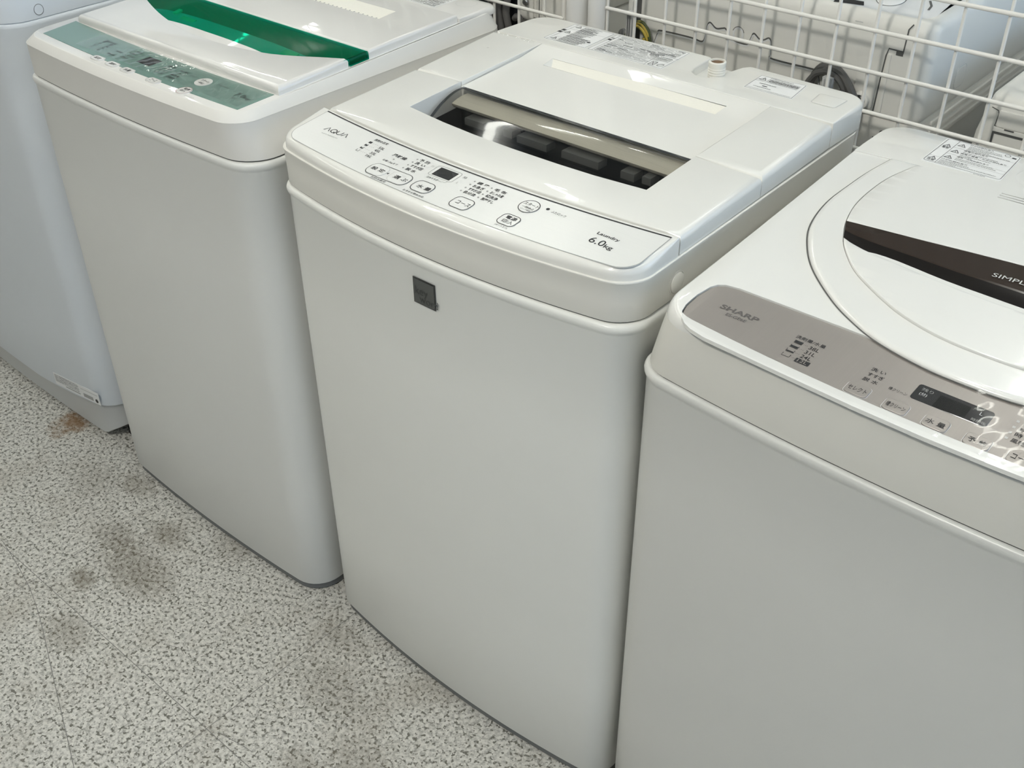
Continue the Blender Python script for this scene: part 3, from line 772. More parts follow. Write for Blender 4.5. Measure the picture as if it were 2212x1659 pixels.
# ------------------------------------------------------------------ machine with the green window, left of the middle one
def build_green():
    R = thing('washing_machine', (-0.304, 0.23, 0), 'white top-loading washing machine with green window in its lid and green-grey control panel', 'washing machine')
    def ring(z, d, bow=0.010, dx=0.0): return [(x, y, z) for x, y in body_outline(-0.580+d+dx, -0.040-d-dx, -0.020+d, 0.478-d, 0.045, 0.03, bow, 0.030)]
    pb = PB()
    pb.loft([ring(z, d) for z, d in [(0.015, 0.006), (0.0165, 0.001), (0.019, 0.0), (0.2, 0), (0.4, 0), (0.6, 0), (0.7635, 0.0), (0.7660, -0.0010), (0.7690, -0.0020), (0.7720, -0.0023), (0.7745, -0.0017), (0.7762, -0.0004), (0.7769, 0.0014), (0.7769, 0.006)]], 'body')
    pb.loft([ring(0.7768, 0.0032), ring(0.7800, 0.0030)], 'groove')  # shade between cabinet and band, put in as a dark ring
    child(pb, 'cabinet', R)
    pb = PB(); pb.loft([ring(0.0, 0.007), ring(0.003, 0.0035), ring(0.0155, 0.0030)], 'plinth', True, True); child(pb, 'plinth', R, 'dark grey plinth')
    def rim(z, d, zz=None):
        o = body_outline(-0.574+d, -0.058-d, -0.0215+d, 0.490-d, 0.038, 0.035, 0.0095, 0.032)
        return [(x, y, z(x, y) if callable(z) else z) for x, y in o]
    zt = lambda x, y: 0.8385+0.014*min(1, max(0, y/0.42))
    pb = PB()
    pb.loft([ring(0.7766, 0.006), ring(0.7784, 0.0028), ring(0.7794, 0.0014), [tuple(Vector(a).lerp(Vector(b), 0.5)) for a, b in zip(ring(0.7800, 0.0012), rim(0.8260, 0.0))], rim(0.8258, 0.0), rim(0.8275, -0.0003), rim(0.8285, 0.0006),
             rim(lambda x, y: zt(x, y)-0.0008, 0.0085), rim(zt, 0.0105)], 'band_n')
    pb.cap([[p[:2] for p in rim(zt, 0.0105)]], zt, 'top_n', by=(0.0, 0.42))
    child(pb, 'top_cover', R)
    # control panel
    zp = lambda x, y: zt(x, y)+0.0006
    n = 24
    lo = [(-0.5395+0.4595*k/n, 0.0015-0.0066*(1-(2*k/n-1)**2)) for k in range(n+1)]
    hi = [(-0.0798-0.4672*k/n, 0.0605-0.0062*(1-(2*k/n-1)**2)) for k in range(n+1)]
    pb = PB(); pb.slab(lo+hi, zp, 0.0008, 'green_panel', 0.0002, 1)
    t = lambda b, x, y, x1=None, h=None, m='dark_green_print', bold=0.01: pb.text(b, x, y, x1, h, zp, m, bold=bold)
    t('洗剤の目安', -0.4345, 0.0375, -0.4070, 0.0052)
    for k, y in enumerate((0.0130, 0.0200, 0.0272, 0.0344)):
        pb.stroke([(-0.4335, y+0.0036), (-0.4335, y), (-0.4285, y), (-0.4285, y+0.0036)], 0.0007, zp, 'dark_green_print', closed=False)
        if k: pb.flat(rect(-0.4335, y, -0.4285, y+0.0011*k), zp, 'dark_green_print', 0.0003)
        t(('20L', '29L', '44L', '58L')[k], -0.4160, y-0.0022, -0.4065, 0.0046, bold=0.004)
    t('風乾燥', -0.3857, 0.0235, -0.3720, 0.0046); t('槽乾燥', -0.3881, 0.0112, -0.3705, 0.0044)
    for (x, y, s, w) in [(-0.3590, 0.0390, '予約', 0.014), (-0.3588, 0.0310, '洗い', 0.014), (-0.3586, 0.0230, 'すすぎ', 0.018), (-0.3584, 0.0150, '脱水', 0.014)]:
        t(s, x, y, x+w, 0.0046)
        pb.flat(circle(x-0.0035, y+0.002, 0.0011, n=10), zp, 'dark_green_print', 0.0003)
    for k, (a, b) in enumerate([('標準', '毛布'), ('お急ぎ', 'ドライ'), ('念入り', '槽洗浄'), ('わたし流', '風乾燥')]):
        y = 0.0345-0.0075*k
        t(a, -0.2760, y, -0.2580, 0.0046); t(b, -0.2480, y-0.001, -0.2300, 0.0046)
    t('ふたロック', -0.2230, 0.0330, -0.2075, 0.0036, bold=0)
    t('Laundry', -0.1635, 0.0345, -0.1420, 0.0042, bold=0.0); t('7.0', -0.1210, 0.0272, -0.1035, 0.0092, bold=0.005); t('kg', -0.1025, 0.0262, -0.0918, 0.0066, bold=0.0)
    t('電子マイコン', -0.1170, 0.0190, -0.0960, 0.0032, bold=0.0)
    pan = child(pb, 'control_panel', R, 'green-grey control panel', merge=False)
    zb = lambda x, y: zp(x, y)+0.0006
    def button(P, texts, col='grey_print'):
        b = PB(); b.slab(P, zb, 0.0014, 'top_n', 0.0004, 2); b.stroke(offset(ccw(P), 0.0008), 0.0006, zb, col, 0.0001)
        for s, x, y, x1, h in texts: b.text(s, x, y, x1, h, zb, 'black', 0.0002, 0.01)
        child(b, 'button', pan, merge=False)
    for (cx, cy), s in zip([(-0.3808, -0.0068), (-0.3440, -0.0072), (-0.3071, -0.0077), (-0.2470, -0.0077)], ['設定', '選択', '水量', 'コース']):
        button(rect(cx-0.0128, cy-0.0070, cx+0.0128, cy+0.0070, 0.0058), [(s, cx-0.0065, cy-0.0032, cx+0.0065, 0.0062)])
    button(circle(-0.1850, -0.0032, 0.0112, n=36), [('電源', -0.1905, -0.0010, -0.1795, 0.0052), ('切/入', -0.1905, -0.0075, -0.1795, 0.0050)], 'red_print')
    button(circle(-0.1882, 0.0300, 0.0125, 0.0122, 36), [('スタート', -0.1965, 0.0305, -0.1800, 0.0050), ('一時停止', -0.1945, 0.0235, -0.1820, 0.0044)], 'top_n')
    b = PB(); b.text('(オートオフ)', -0.1735, -0.0135, -0.1535, 0.0040, lambda x, y: zt(x, y), 'grey_print'); child(b, 'printed_text', pan, merge=False)
    b = PB(); b.slab(rect(-0.3262, 0.0190, -0.2970, 0.0410), lambda x, y: zp(x, y)+0.0003, 0.0006, 'display', 0.0002, 1); child(b, 'display', pan, 'black digit display')
    # wrinkled clear film over the panel
    nx, ny = 70, 18
    b = PB(); G = []
    for j in range(ny+1):
        row = []
        for i in range(nx+1):
            x = -0.455+0.372*i/nx; y = 0.004+0.053*j/ny
            g = math.exp(-((x+0.285)/0.060)**2)
            hgt = 0.0020+0.0010*g*(math.sin(95*x+210*y+2*math.sin(140*y))+0.7*math.sin(330*x-160*y+1.3)+0.5*math.sin(520*y+190*x))+0.00012*math.sin(300*x+90*y)
            row.append((x, y, zp(x, y)+hgt))
        G.append(row)
    b.loft(G, 'film_n', closed=False); child(b, 'clear_film', R, 'wrinkled clear protective film', smooth=80)
    # lid: front leaf, green window, rear leaf
    zl = lambda x, y: zt(x, y)+0.0118
    arc = spline([(-0.5405, 0.1800), (-0.5240, 0.1700), (-0.4437, 0.1400), (-0.3600, 0.1190), (-0.3065, 0.1145), (-0.2530, 0.1165), (-0.1716, 0.1320), (-0.0983, 0.1690), (-0.0725, 0.1825)], 5)
    P = [(-0.5405, 0.0615), (-0.0725, 0.0622)]+list(reversed(arc))
    pb = PB()
    def rfr(x, y): return 0.0075 if y < 0.063 else (0.0045 if (x > -0.075 or x < -0.538) else 0.0008)
    pb.slab(P, zl, 0.013, 'top_n', rfr, 4, by=(0.09,), zb=0.8395)
    child(pb, 'lid_front', R)
    ye = 0.2195
    slot = [(-0.4560, 0.3150), (-0.1522, 0.3160), (-0.1550, 0.3540), (-0.4520, 0.3530)]
    pb = PB(); P = [(-0.5405, ye), (-0.0725, ye+0.001), (-0.0725, 0.3975), (-0.5405, 0.3975)]
    pb.slab(P, zl, 0.013, 'top_n', lambda x, y: 0.0045 if (x > -0.075 or x < -0.538) else 0.0008, 4, holes=[slot], hd=0.0005, by=(0.3, 0.36), zb=0.8400)
    v_groove(pb, -0.4560, -0.1522, -0.4520, -0.1550, 0.3155, 0.3535, zl, 0.0065, 'recess', 'top_n')
    for k in range(31):
        x = -0.1590-0.00955*k; y = 0.3295
        zf = lambda X, Y: zl(X, 0.3155)-0.0065+0.0065*(Y-0.3155)/0.038
        pb.flat([(x-0.0016, y-0.004), (x+0.0008, y-0.0045), (x+0.0036, y+0.0035), (x+0.0012, y+0.004)], zf, 'grey_print', 0.0004)
    child(pb, 'lid_rear', R)
    n = 36; m = 10
    xs = [-0.5400+0.4670*k/n for k in range(n+1)]
    def arcy(x):
        for (xa, ya), (xb, yb) in zip([p[:2] for p in arc], [p[:2] for p in arc][1:]):
            if xa <= x <= xb: return ya+(yb-ya)*(x-xa)/(xb-xa)
        return arc[-1][1]
    def G(off, d0):
        rows = []
        for j in range(m+1):
            s = j/m; row = []
            for x in xs:
                u = (x+0.3065)/0.234; y = ye-0.0005-(ye-0.0005-arcy(x)+0.006)*s
                row.append((x, y, zl(x, y)-off-d0*max(0, 1-u*u)*s**1.25))
            rows.append(row)
        return list(reversed(rows))
    pb = PB(); pb.loft(G(0.0010, 0.020), 'green_clear', closed=False)
    # rounded end that runs down the right side of the lid
    ends = []
    for k in range(7):
        a = PI/2*k/6
        ends.append([(-0.0740+0.0025*math.sin(a), y, zl(-0.07, y)-0.0010-0.011*(k/6)**1.5) for y in (0.1845, 0.202, 0.2195)])
    pb.loft(ends[::-1], 'green_clear', closed=False)
    w = child(pb, 'lid_window', R, 'green see-through window')
    pb = PB(); pb.loft(G(0.0058, 0.024), 'green_deep', closed=False)
    pb.loft([[(x-0.004, y, z-0.001) for x, y, z in e] for e in ends], 'green_solid', closed=False)
    child(pb, 'window_base', w, 'dark green recess')
    def zwin(x, y):
        u = (x+0.3065)/0.234; sp = ye-0.0005; q = max(0, min(1, (sp-y)/(sp-arcy(x)+0.006)))
        return zl(x, y)-0.0010-0.020*max(0, 1-u*u)*q**1.25
    for xa, xb in [(-0.455, -0.446), (-0.428, -0.396), (-0.384, -0.378), (-0.352, -0.316), (-0.303, -0.297), (-0.262, -0.218), (-0.190, -0.160)]:
        xm = (xa+xb)/2; y0_ = arcy(xm)+0.028
        pb = PB(); pb.slab(rect(xa, y0_, xb, y0_+0.013, 0.001, 2), lambda x, y: zwin(x, y)-0.0024, 0.003, 'green_tab', 0.0006, 2); child(pb, 'latch_tab', w, 'pale green latch tab')
    # rear deck
    P = fillet([(-0.5465, 0.4030), (-0.0690, 0.3985), (-0.0690, 0.4890), (-0.5465, 0.4890)], [0, 0, 0.020, 0.020], 5)
    pb = PB(); pb.slab(P, 0.8575, 0.012, 'top_n', lambda x, y: 0.0015 if y < 0.41 else 0.008, 4, zb=0.8470)
    pb.stroke(circle(-0.1110, 0.4590, 0.0165, 0.0160, 30), 0.0008, 0.8575, 'pale_print', 0.0001)
    child(pb, 'rear_deck', R)
    rn = random.Random(9); z = 0.8577
    pb = PB(); P = rect(-0.3000, 0.4130, -0.1330, 0.4830)
    pb.slab(P, z, 0.0003, 'label', 0.0001, 1); pb.stroke(offset(ccw(P), 0.001), 0.0004, z, 'grey_print', 0.0001)
    y = 0.480
    while y > 0.418:
        x = -0.296
        while x < -0.142:
            w_ = rn.uniform(0.01, 0.04); pb.fine(x, min(x+w_, -0.138), y-0.002, 0.0018, z, rn.choice(['grey_print', 'black', 'grey_print']), 0.0002, rn); x += w_+rn.uniform(0.001, 0.004)
        y -= 0.0034
    child(pb, 'warning_label', R, merge=False)
build_green()

# ------------------------------------------------------------------ right machine
def build_right():
    xc = 0.8375
    R = thing('washing_machine', (xc, 0.24, 0), 'white washing machine nearest the camera, with brown lid window and taupe metal control panel', 'washing machine')
    mir = lambda P: [(2*xc-x, y) for x, y in P]
    def ring(z, d): return [(x, y, z) for x, y in body_outline(0.5430+d, 1.132-d, -0.0075+d, 0.462-d, 0.032, 0.03, 0.0175)]
    pb = PB()
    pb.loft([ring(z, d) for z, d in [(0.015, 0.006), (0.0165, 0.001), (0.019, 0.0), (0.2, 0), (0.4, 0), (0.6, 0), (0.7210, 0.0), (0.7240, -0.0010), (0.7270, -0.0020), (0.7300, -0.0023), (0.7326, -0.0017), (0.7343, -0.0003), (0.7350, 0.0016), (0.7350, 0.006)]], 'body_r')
    pb.loft([ring(0.7349, 0.0034), ring(0.7376, 0.0032)], 'groove')  # seam gap's shade painted as a dark ring
    child(pb, 'cabinet', R)
    pb = PB(); pb.loft([ring(0.0, 0.007), ring(0.003, 0.0035), ring(0.0155, 0.0030)], 'plinth', True, True); child(pb, 'plinth', R, 'dark grey plinth')
    zR = lambda x, y: 0.812+0.067*(y+0.015) if y < 0.40 else 0.84
    def rim(z, xi, yi=0.0, d=0.0):
        o = body_outline(0.5440+xi+d, 1.131-xi-d, -0.0085+yi+d, 0.486-d, 0.034, 0.034, 0.0175)
        return [(x, y, z(x, y) if callable(z) else z) for x, y in o]
    pb = PB()
    pb.loft([ring(0.7346, 0.006), ring(0.7364, 0.0030), ring(0.7374, 0.0016), rim(0.760, 0.0062), rim(0.790, 0.0135), rim(0.800, 0.0160)], 'band')
    rims = []
    for k in range(6):
        a = PI/2*k/5
        rims.append(rim(lambda x, y, a=a: (0.800+0.0*y)*(1-math.sin(a))+zR(x, y)*math.sin(a), 0.0160+0.0015*math.sin(a), 0.0, 0.0055*(1-math.cos(a))))
    pb.loft(rims, 'top_r')
    top = [p[:2] for p in rims[-1]]
    # panel recess
    left = [(0.5940, -0.0120), (0.5862, 0.0030), (0.5842, 0.0320), (0.5880, 0.0530), (0.5960, 0.0590)]
    pl = [(0.5842, 0.030), (0.5870, 0.0480), (0.5905, 0.0548), (0.5965, 0.0590), (0.6100, 0.0615), (0.70, 0.0625), (xc, 0.0630)]
    pf = [(0.5842, 0.022), (0.5848, 0.010), (0.5875, 0.0000), (0.5925, -0.0085), (0.6000, -0.0150), (0.6090, -0.0192), (0.6250, -0.0226), (0.6917, -0.0262), (0.7743, -0.0303), (xc, -0.0316)]
    half = list(reversed(pf))+pl[:-1]         # front centre -> left -> rear
    poly = ccw(pl+list(reversed(mir(pl)))[1:]+[p for p in mir(pf)]+list(reversed(pf))[1:])
    hole = offset(poly, -0.0012)
    pb.cap([top, hole], zR, 'top_r', by=(0.40,))
    pb.loft([[(x, y, zR(x, y)) for x, y in hole], [(x, y, zR(x, y)-0.004) for x, y in hole]], 'top_r')
    child(pb, 'top_cover', R)
    zp = lambda x, y: zR(x, y)-0.0010
    pb = PB(); pb.slab(poly, zp, 0.002, 'steel', 0.0004, 1)
    fe = [p for p in reversed(pf)][:7]; fe = fe+mir(list(reversed(fe)))[1:] if False else list(reversed(mir(fe)))+fe[1:]
    fe = [(x, y+0.0016) for x, y in fe]
    pb.stroke(fe, 0.0030, zp, 'gunmetal', 0.0002, closed=False)
    t = lambda b, x, y, x1=None, h=None, m='black', bold=0.008: pb.text(b, x, y, x1, h, zp, m, bold=bold)
    t('SHARP', 0.6108, 0.0252, 0.6508, 0.0070, 'faint_print', 0.03); t('ES-GE6E', 0.6216, 0.0180, 0.6425, 0.0044, 'faint_print', 0.01)
    t('洗剤量/水量', 0.6905, 0.0257, 0.7192, 0.0050, bold=0.006)
    for k, (y, s) in enumerate([(0.0187, '38L'), (0.0110, '31L'), (0.0037, '24L'), (-0.0036, '12L')]):
        x = 0.6930
        pb.stroke([(x, y+0.0042), (x, y), (x+0.0074, y), (x+0.0074, y+0.0042)], 0.0006, zp, 'black', closed=False)
        if k < 3: pb.flat(rect(x+0.0004, y+0.0006, x+0.0070, y+0.0006+[0.0034, 0.0026, 0.0013][k]), zp, 'black', 0.0003)
        for q in range(3): pb.flat(rect(x+0.0088+q*0.0016, y+0.0014, x+0.0095+q*0.0016, y+0.0019), zp, 'faint_print', 0.0003)
        if k < 3: t(s, 0.7078, y-0.0016, 0.7178, 0.0050, bold=0.004)
        else:
            pb.flat(rect(0.7062, y-0.0022, 0.7200, y+0.0040, 0.0008), zp, 'black', 0.0002); pb.text(s, 0.7085, y-0.0012, 0.7178, 0.0043, zp, 'steel', 0.0005, 0.004)
    t('洗 い', 0.7650, 0.0222, 0.7782, 0.0052); t('すすぎ', 0.7655, 0.0142, 0.7800, 0.0052); t('脱 水', 0.7650, 0.0060, 0.7785, 0.0052)
    t('槽クリーン', 0.7880, 0.0074, 0.8042, 0.0044, bold=0.0)
    for k, (y, s) in enumerate([(0.0285, '標  準'), (0.0198, 'お急ぎ'), (0.0120, '時  短'), (0.0038, '風乾燥')]):
        pb.flat(rect(0.8876, y+0.0012, 0.8900, y+0.0040), zp, 'pale_print', 0.0003); t(s, 0.8925, y, 0.9090, 0.0056)
        pb.flat(rect(0.9176, y+0.0012, 0.9200, y+0.0040), zp, 'pale_print', 0.0003); t(('毛  布', 'ドライ', '念入り', '香りプラス')[k], 0.9225, y, 0.9400, 0.0056)
    pan = child(pb, 'control_panel', R, 'taupe brushed metal control panel', merge=False)
    zb = lambda x, y: zp(x, y)+0.0011
    def button(cx, cy, s, hw=0.0103, w=0.0165):
        P = rect(cx-hw, cy-0.0078, cx+hw, cy+0.0078, 0.0035)
        b = PB(); b.slab(P, zb, 0.0012, 'steel', 0.0006, 3); b.stroke(offset(ccw(P), -0.0004), 0.0005, zp, 'white_print', 0.0002)
        b.text(s, cx-w/2, cy-0.0035, cx+w/2, 0.0064, zb, 'black', 0.0002, 0.006); child(b, 'button', pan, merge=False)
    button(0.7687, -0.0090, 'セレクト'); button(0.8037, -0.0106, '槽クリーン'); button(0.8382, -0.0110, '水 量', w=0.0160); button(0.8730, -0.0122, '予 約', w=0.0152)
    button(0.9075, -0.0118, 'コース', w=0.0150); button(0.9600, -0.0080, '電源', 0.013, 0.012); button(1.0050, -0.0060, 'スタート', 0.014, 0.018)
    b = PB(); b.slab(rect(0.8065, 0.0080, 0.8712, 0.0303, 0.003), lambda x, y: zp(x, y)+0.0004, 0.0006, 'display', 0.0003, 1)
    zd = lambda x, y: zp(x, y)+0.0004
    b.flat(rect(0.8265, 0.0086, 0.8528, 0.0254), zd, 'display_in', 0.0002)
    b.text('残り', 0.8110, 0.0218, 0.8208, 0.0044, zd, 'grey_print'); b.text('(分)', 0.8115, 0.0148, 0.8180, 0.0050, zd, 'white_print')
    b.text('L', 0.8612, 0.0198, 0.8636, 0.0045, zd, 'white_print'); b.text('時間後', 0.8580, 0.0095, 0.8700, 0.0040, zd, 'grey_print')
    child(b, 'display', pan, 'black display window', merge=False)
    rn = random.Random(21); nx, ny = 80, 12
    b = PB(); G = []
    for j in range(ny+1):
        row = []
        for i in range(nx+1):
            u = i/nx; x = 0.596+0.483*u; yf_ = -0.0285+0.0150*abs((x-xc)/0.245)**4
            y = yf_+(0.058-yf_)*j/ny
            row.append((x, y, zp(x, y)+0.0024+0.0003*math.sin(140*x+70*y)+0.0002*math.sin(310*x-200*y)))
        G.append(row)
    b.loft(G, 'film_r', closed=False); child(b, 'clear_film', R, 'clear protective film', smooth=80)
    # rear deck
    le = [(0.6104, 0.3825), (0.6430, 0.3855), (0.6752, 0.3885), (0.7541, 0.3962), (xc, 0.3990)]
    le = le+list(reversed(mir(le)))[1:]
    P = [(0.5672, 0.3790)]+le+[(2*xc-0.5672, 0.3790), (2*xc-0.5672, 0.4802), (0.5672, 0.4802)]
    Pd = fillet(P, [0]+[0]*len(le)+[0, 0.030, 0.030], 6)
    nt_ = circle(0.7700, 0.4340, 0.0370, 0.0300, 40)
    pb = PB(); pb.slab(Pd, lambda x, y: 0.8402, 0.006, 'top_r', lambda x, y: 0.0006, 2, holes=[nt_], hd=0.022, zb=0.832)
    pb.cap([nt_], lambda x, y: 0.8182, 'top_r')
    child(pb, 'rear_deck', R)
    pb = PB(); c = (0.7850, 0.4330, 0.8182); pr = [(0.0130, 0.0), (0.0130, 0.006)]
    for k in range(4): pr += [(0.0110, 0.0075+k*0.004), (0.0122, 0.0095+k*0.004), (0.0110, 0.0115+k*0.004)]
    pr += [(0.0122, 0.0260), (0.0122, 0.0300), (0.0095, 0.0300), (0.0090, 0.02), (0.0, 0.02)]
    pb.lathe(pr, c, 'thread', 28); child(pb, 'water_inlet', R, 'threaded hose inlet')
    # warning label
    z = 0.8405
    P = fillet([(0.6364, 0.4005), (0.7252, 0.4018), (0.7212, 0.4850-0.004), (0.6353, 0.4824-0.003)], 0.004, 4)
    P = fillet([(0.6364, 0.4000), (0.7255, 0.4020), (0.7217, 0.4790), (0.6352, 0.4790)], 0.004, 4)
    pb = PB(); pb.slab(P, z, 0.0003, 'label', 0.0001, 1)
    Q = fillet([(0.6380, 0.4040), (0.7240, 0.4060), (0.7205, 0.4775), (0.6378, 0.4775)], 0.003, 4); pb.stroke(Q, 0.0006, z, 'black', 0.0001)
    pb.stroke([(0.6514, 0.4042), (0.6508, 0.4774)], 0.0005, z, 'black', 0.0001, closed=False)
    for a, b_ in [((0.6381, 0.4212), (0.6510, 0.4212)), ((0.6510, 0.4575), (0.6640, 0.4580)), ((0.6510, 0.4372), (0.6640, 0.4375)), ((0.6510, 0.4212), (0.6620, 0.4215))]: pb.stroke([a, b_], 0.0004, z, 'grey_print', 0.0001, closed=False)
    for x, y in [(0.6576, 0.4640), (0.6578, 0.4440), (0.6576, 0.4250)]: tri_sign(pb, x, y, 0.0085, z)
    tri_sign(pb, 0.6443, 0.4540, 0.0085, z); tri_sign(pb, 0.6446, 0.4120, 0.0085, z)
    pb.text('警告', 0.6402, 0.4488, 0.6484, 0.0040, z, 'black', 0.0002, 0.01); pb.text('注意', 0.6405, 0.4068, 0.6487, 0.0040, z, 'black', 0.0002, 0.01)
    for s, x, y, x1 in [('けがの恐れあり', 0.6645, 0.4728, 0.6910), ('感電の恐れあり', 0.6645, 0.4535, 0.6915), ('感電や漏電・火災の恐れあり', 0.6645, 0.4440, 0.7160), ('爆発・火災の恐れあり', 0.6648, 0.4325, 0.7005), ('けがの恐れあり', 0.6535, 0.4170, 0.6825)]:
        pb.text(s, x, y, x1, 0.0036, z, 'black', 0.0002, 0.004)
    for y, x0, x1 in [(0.4690, 0.6655, 0.7020), (0.4655, 0.6655, 0.7040), (0.4620, 0.6655, 0.6900), (0.4585, 0.6655, 0.7150), (0.4490, 0.6655, 0.7050), (0.4400, 0.6655, 0.7000), (0.4365, 0.6655, 0.6800), (0.4280, 0.6655, 0.7080), (0.4245, 0.6655, 0.7120), (0.4135, 0.6535, 0.6860), (0.4100, 0.6535, 0.7180), (0.4065, 0.6535, 0.6740)]:
        pb.fine(x0, x1, y, 0.0017, z, 'grey_print', 0.0002, rn)
    for y in (0.4590, 0.4300, 0.4220): pb.stroke([(0.6655, y-0.0012), (0.7225, y-0.0006)], 0.0003, z, 'grey_print', 0.0001, closed=False)
    pb.fine(0.6960, 0.7090, 0.4018, 0.0016, z, 'grey_print', 0.0002, rn)
    pb.stroke(circle(0.7080, 0.4725, 0.0030), 0.0006, z, 'black'); pb.flat(rect(0.7138, 0.4685, 0.7185, 0.4715), z, 'black')
    child(pb, 'warning_label', R, merge=False)
    # lid
    lo = [(0.6104, 0.3820), (0.6040, 0.3440), (0.6010, 0.3100), (0.5990, 0.2561), (0.6072, 0.2064), (0.6238, 0.1692), (0.6491, 0.1334), (0.6884, 0.0971), (0.7199, 0.0762), (0.7521, 0.0614), (0.7972, 0.0512), (xc, 0.0490)]
    LO = [p[:2] for p in spline(lo+list(reversed(mir(lo)))[1:], 6)]
    li = [(0.6417, 0.3805), (0.6285, 0.3325), (0.6260, 0.2766), (0.6333, 0.2336), (0.6485, 0.1952), (0.6661, 0.1686), (0.6914, 0.1421), (0.7346, 0.1140), (0.7658, 0.1004), (0.8000, 0.0925), (xc, 0.0905)]
    LI = [p[:2] for p in spline(li+list(reversed(mir(li)))[1:], 6)]
    back = [(x, y-0.0008) for x, y in reversed(le)][1:-1]
    zl = lambda x, y: zR(x, y)+0.0030
    outer = ccw(LO+back)
    inner = ccw(LI+[(x, y-0.003) for x, y in back if 0.65 < x < 2*xc-0.65])
    # raised rim of the lid
    ro = outer; steps = []
    for d, h in [(0, -0.006), (0, 0.0012), (0.0010, 0.0026), (0.0030, 0.0036), (0.006, 0.0038)]:
        o = offset(ro, d); steps.append([(x, y, zR(x, y)+h) for x, y in o])
    pb = PB(); pb.loft(steps, 'top_r')
    rimtop = [p[:2] for p in steps[-1]]
    pb.cap([rimtop, offset(inner, -0.0005)], lambda x, y: zR(x, y)+0.0038, 'top_r')
    pb.stroke(offset(outer, -0.0010), 0.0016, zR, 'groove', 0.0003)
    child(pb, 'lid_rim', R)
    def dome(x, y):
        u = (x-xc)/0.215; v = (y-0.24)/0.155
        return zR(x, y)+0.0040+0.0065*max(0, 1-u*u)*max(0, 1-0.7*v*v)
    wu = [(0.6335, 0.2270), (0.6725, 0.2285), (0.7211, 0.2310), (0.7664, 0.2350), (0.8149, 0.2395), (xc, 0.2400)]
    wl = [(0.6495, 0.1935), (0.6760, 0.1840), (0.7026, 0.1790), (0.7580, 0.1700), (0.8024, 0.1660), (xc, 0.1650)]
    WU = wu+list(reversed(mir(wu)))[1:]; WL = wl+list(reversed(mir(wl)))[1:]
    WU = [p[:2] for p in spline(WU, 3)]; WL = [p[:2] for p in spline(WL, 3)]
    a0 = (0.6395, 0.2120)
    A = [p for p in LI]           # split the inner contour at the window ends
    i0 = min(range(len(LI)), key=lambda i: (LI[i][0]-WU[0][0])**2+(LI[i][1]-WU[0][1])**2)
    i1 = min(range(len(LI)), key=lambda i: (LI[i][0]-WL[0][0])**2+(LI[i][1]-WL[0][1])**2)
    j0 = len(LI)-1-i0; j1 = len(LI)-1-i1
    backI = [(x, y-0.003) for x, y in back if 0.65 < x < 2*xc-0.65]
    WU[0] = LI[i0]; WU[-1] = LI[j0]; WL[0] = LI[i1]; WL[-1] = LI[j1]
    rearP = LI[:i0]+WU+LI[j0+1:]+backI
    frontP = WL+list(reversed(LI[i1+1:j1]))
    by = [0.06+0.02*k for k in range(17)]; bx = [0.62+0.03*k for k in range(15)]
    slits = [rect(0.7400+0.0*k, 0.3560+0.0055*k-0.0009, 2*xc-0.7400, 0.3560+0.0055*k+0.0009) for k in range(3)]
    pb = PB(); pb.slab(rearP, dome, 0.008, 'top_r', 0.0010, 2, by=by, bx=bx, holes=slits, hd=0.004)
    child(pb, 'lid_rear', R)
    pb = PB(); pb.slab(frontP, dome, 0.016, 'top_r', lambda x, y: 0.0012, 2, by=by, bx=bx); child(pb, 'lid_front', R)
    # brown window: two facets dropping towards the front leaf
    n = len(WU); rows = []
    for s, dz in [(0, 0.0008), (0.25, 0.0022), (0.5, 0.0042), (0.52, 0.0052), (0.75, 0.0105), (1.08, 0.0150)]:
        row = []
        for k in range(n):
            u = (WU[k][0]-xc)/0.204; x = WU[k][0]+(WL[k][0]-WU[k][0])*s; y = WU[k][1]+(WL[k][1]-WU[k][1])*s
            row.append((x, y, dome(x, y)-dz*(0.18+0.82*max(0, 1-u*u)**0.7)))
        rows.append(row)
    rows = rows[::-1]
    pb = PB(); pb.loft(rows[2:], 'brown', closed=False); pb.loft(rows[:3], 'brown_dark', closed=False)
    wz = lambda x, y: dome(x, y)-0.0036
    pb.text('SIMPLE', 0.7930, 0.2085, 0.8290, 0.0068, lambda x, y: wz(x, y), 'pale_print', 0.0012, 0.0, slope=0.06)
    pb.text('DESIGN', 0.8400, 0.2110, 0.8720, 0.0068, lambda x, y: wz(x, y), 'pale_print', 0.0012, 0.0) if False else None
    child(pb, 'lid_window', R, 'dark brown lid window', smooth=25, merge=False)
build_right()

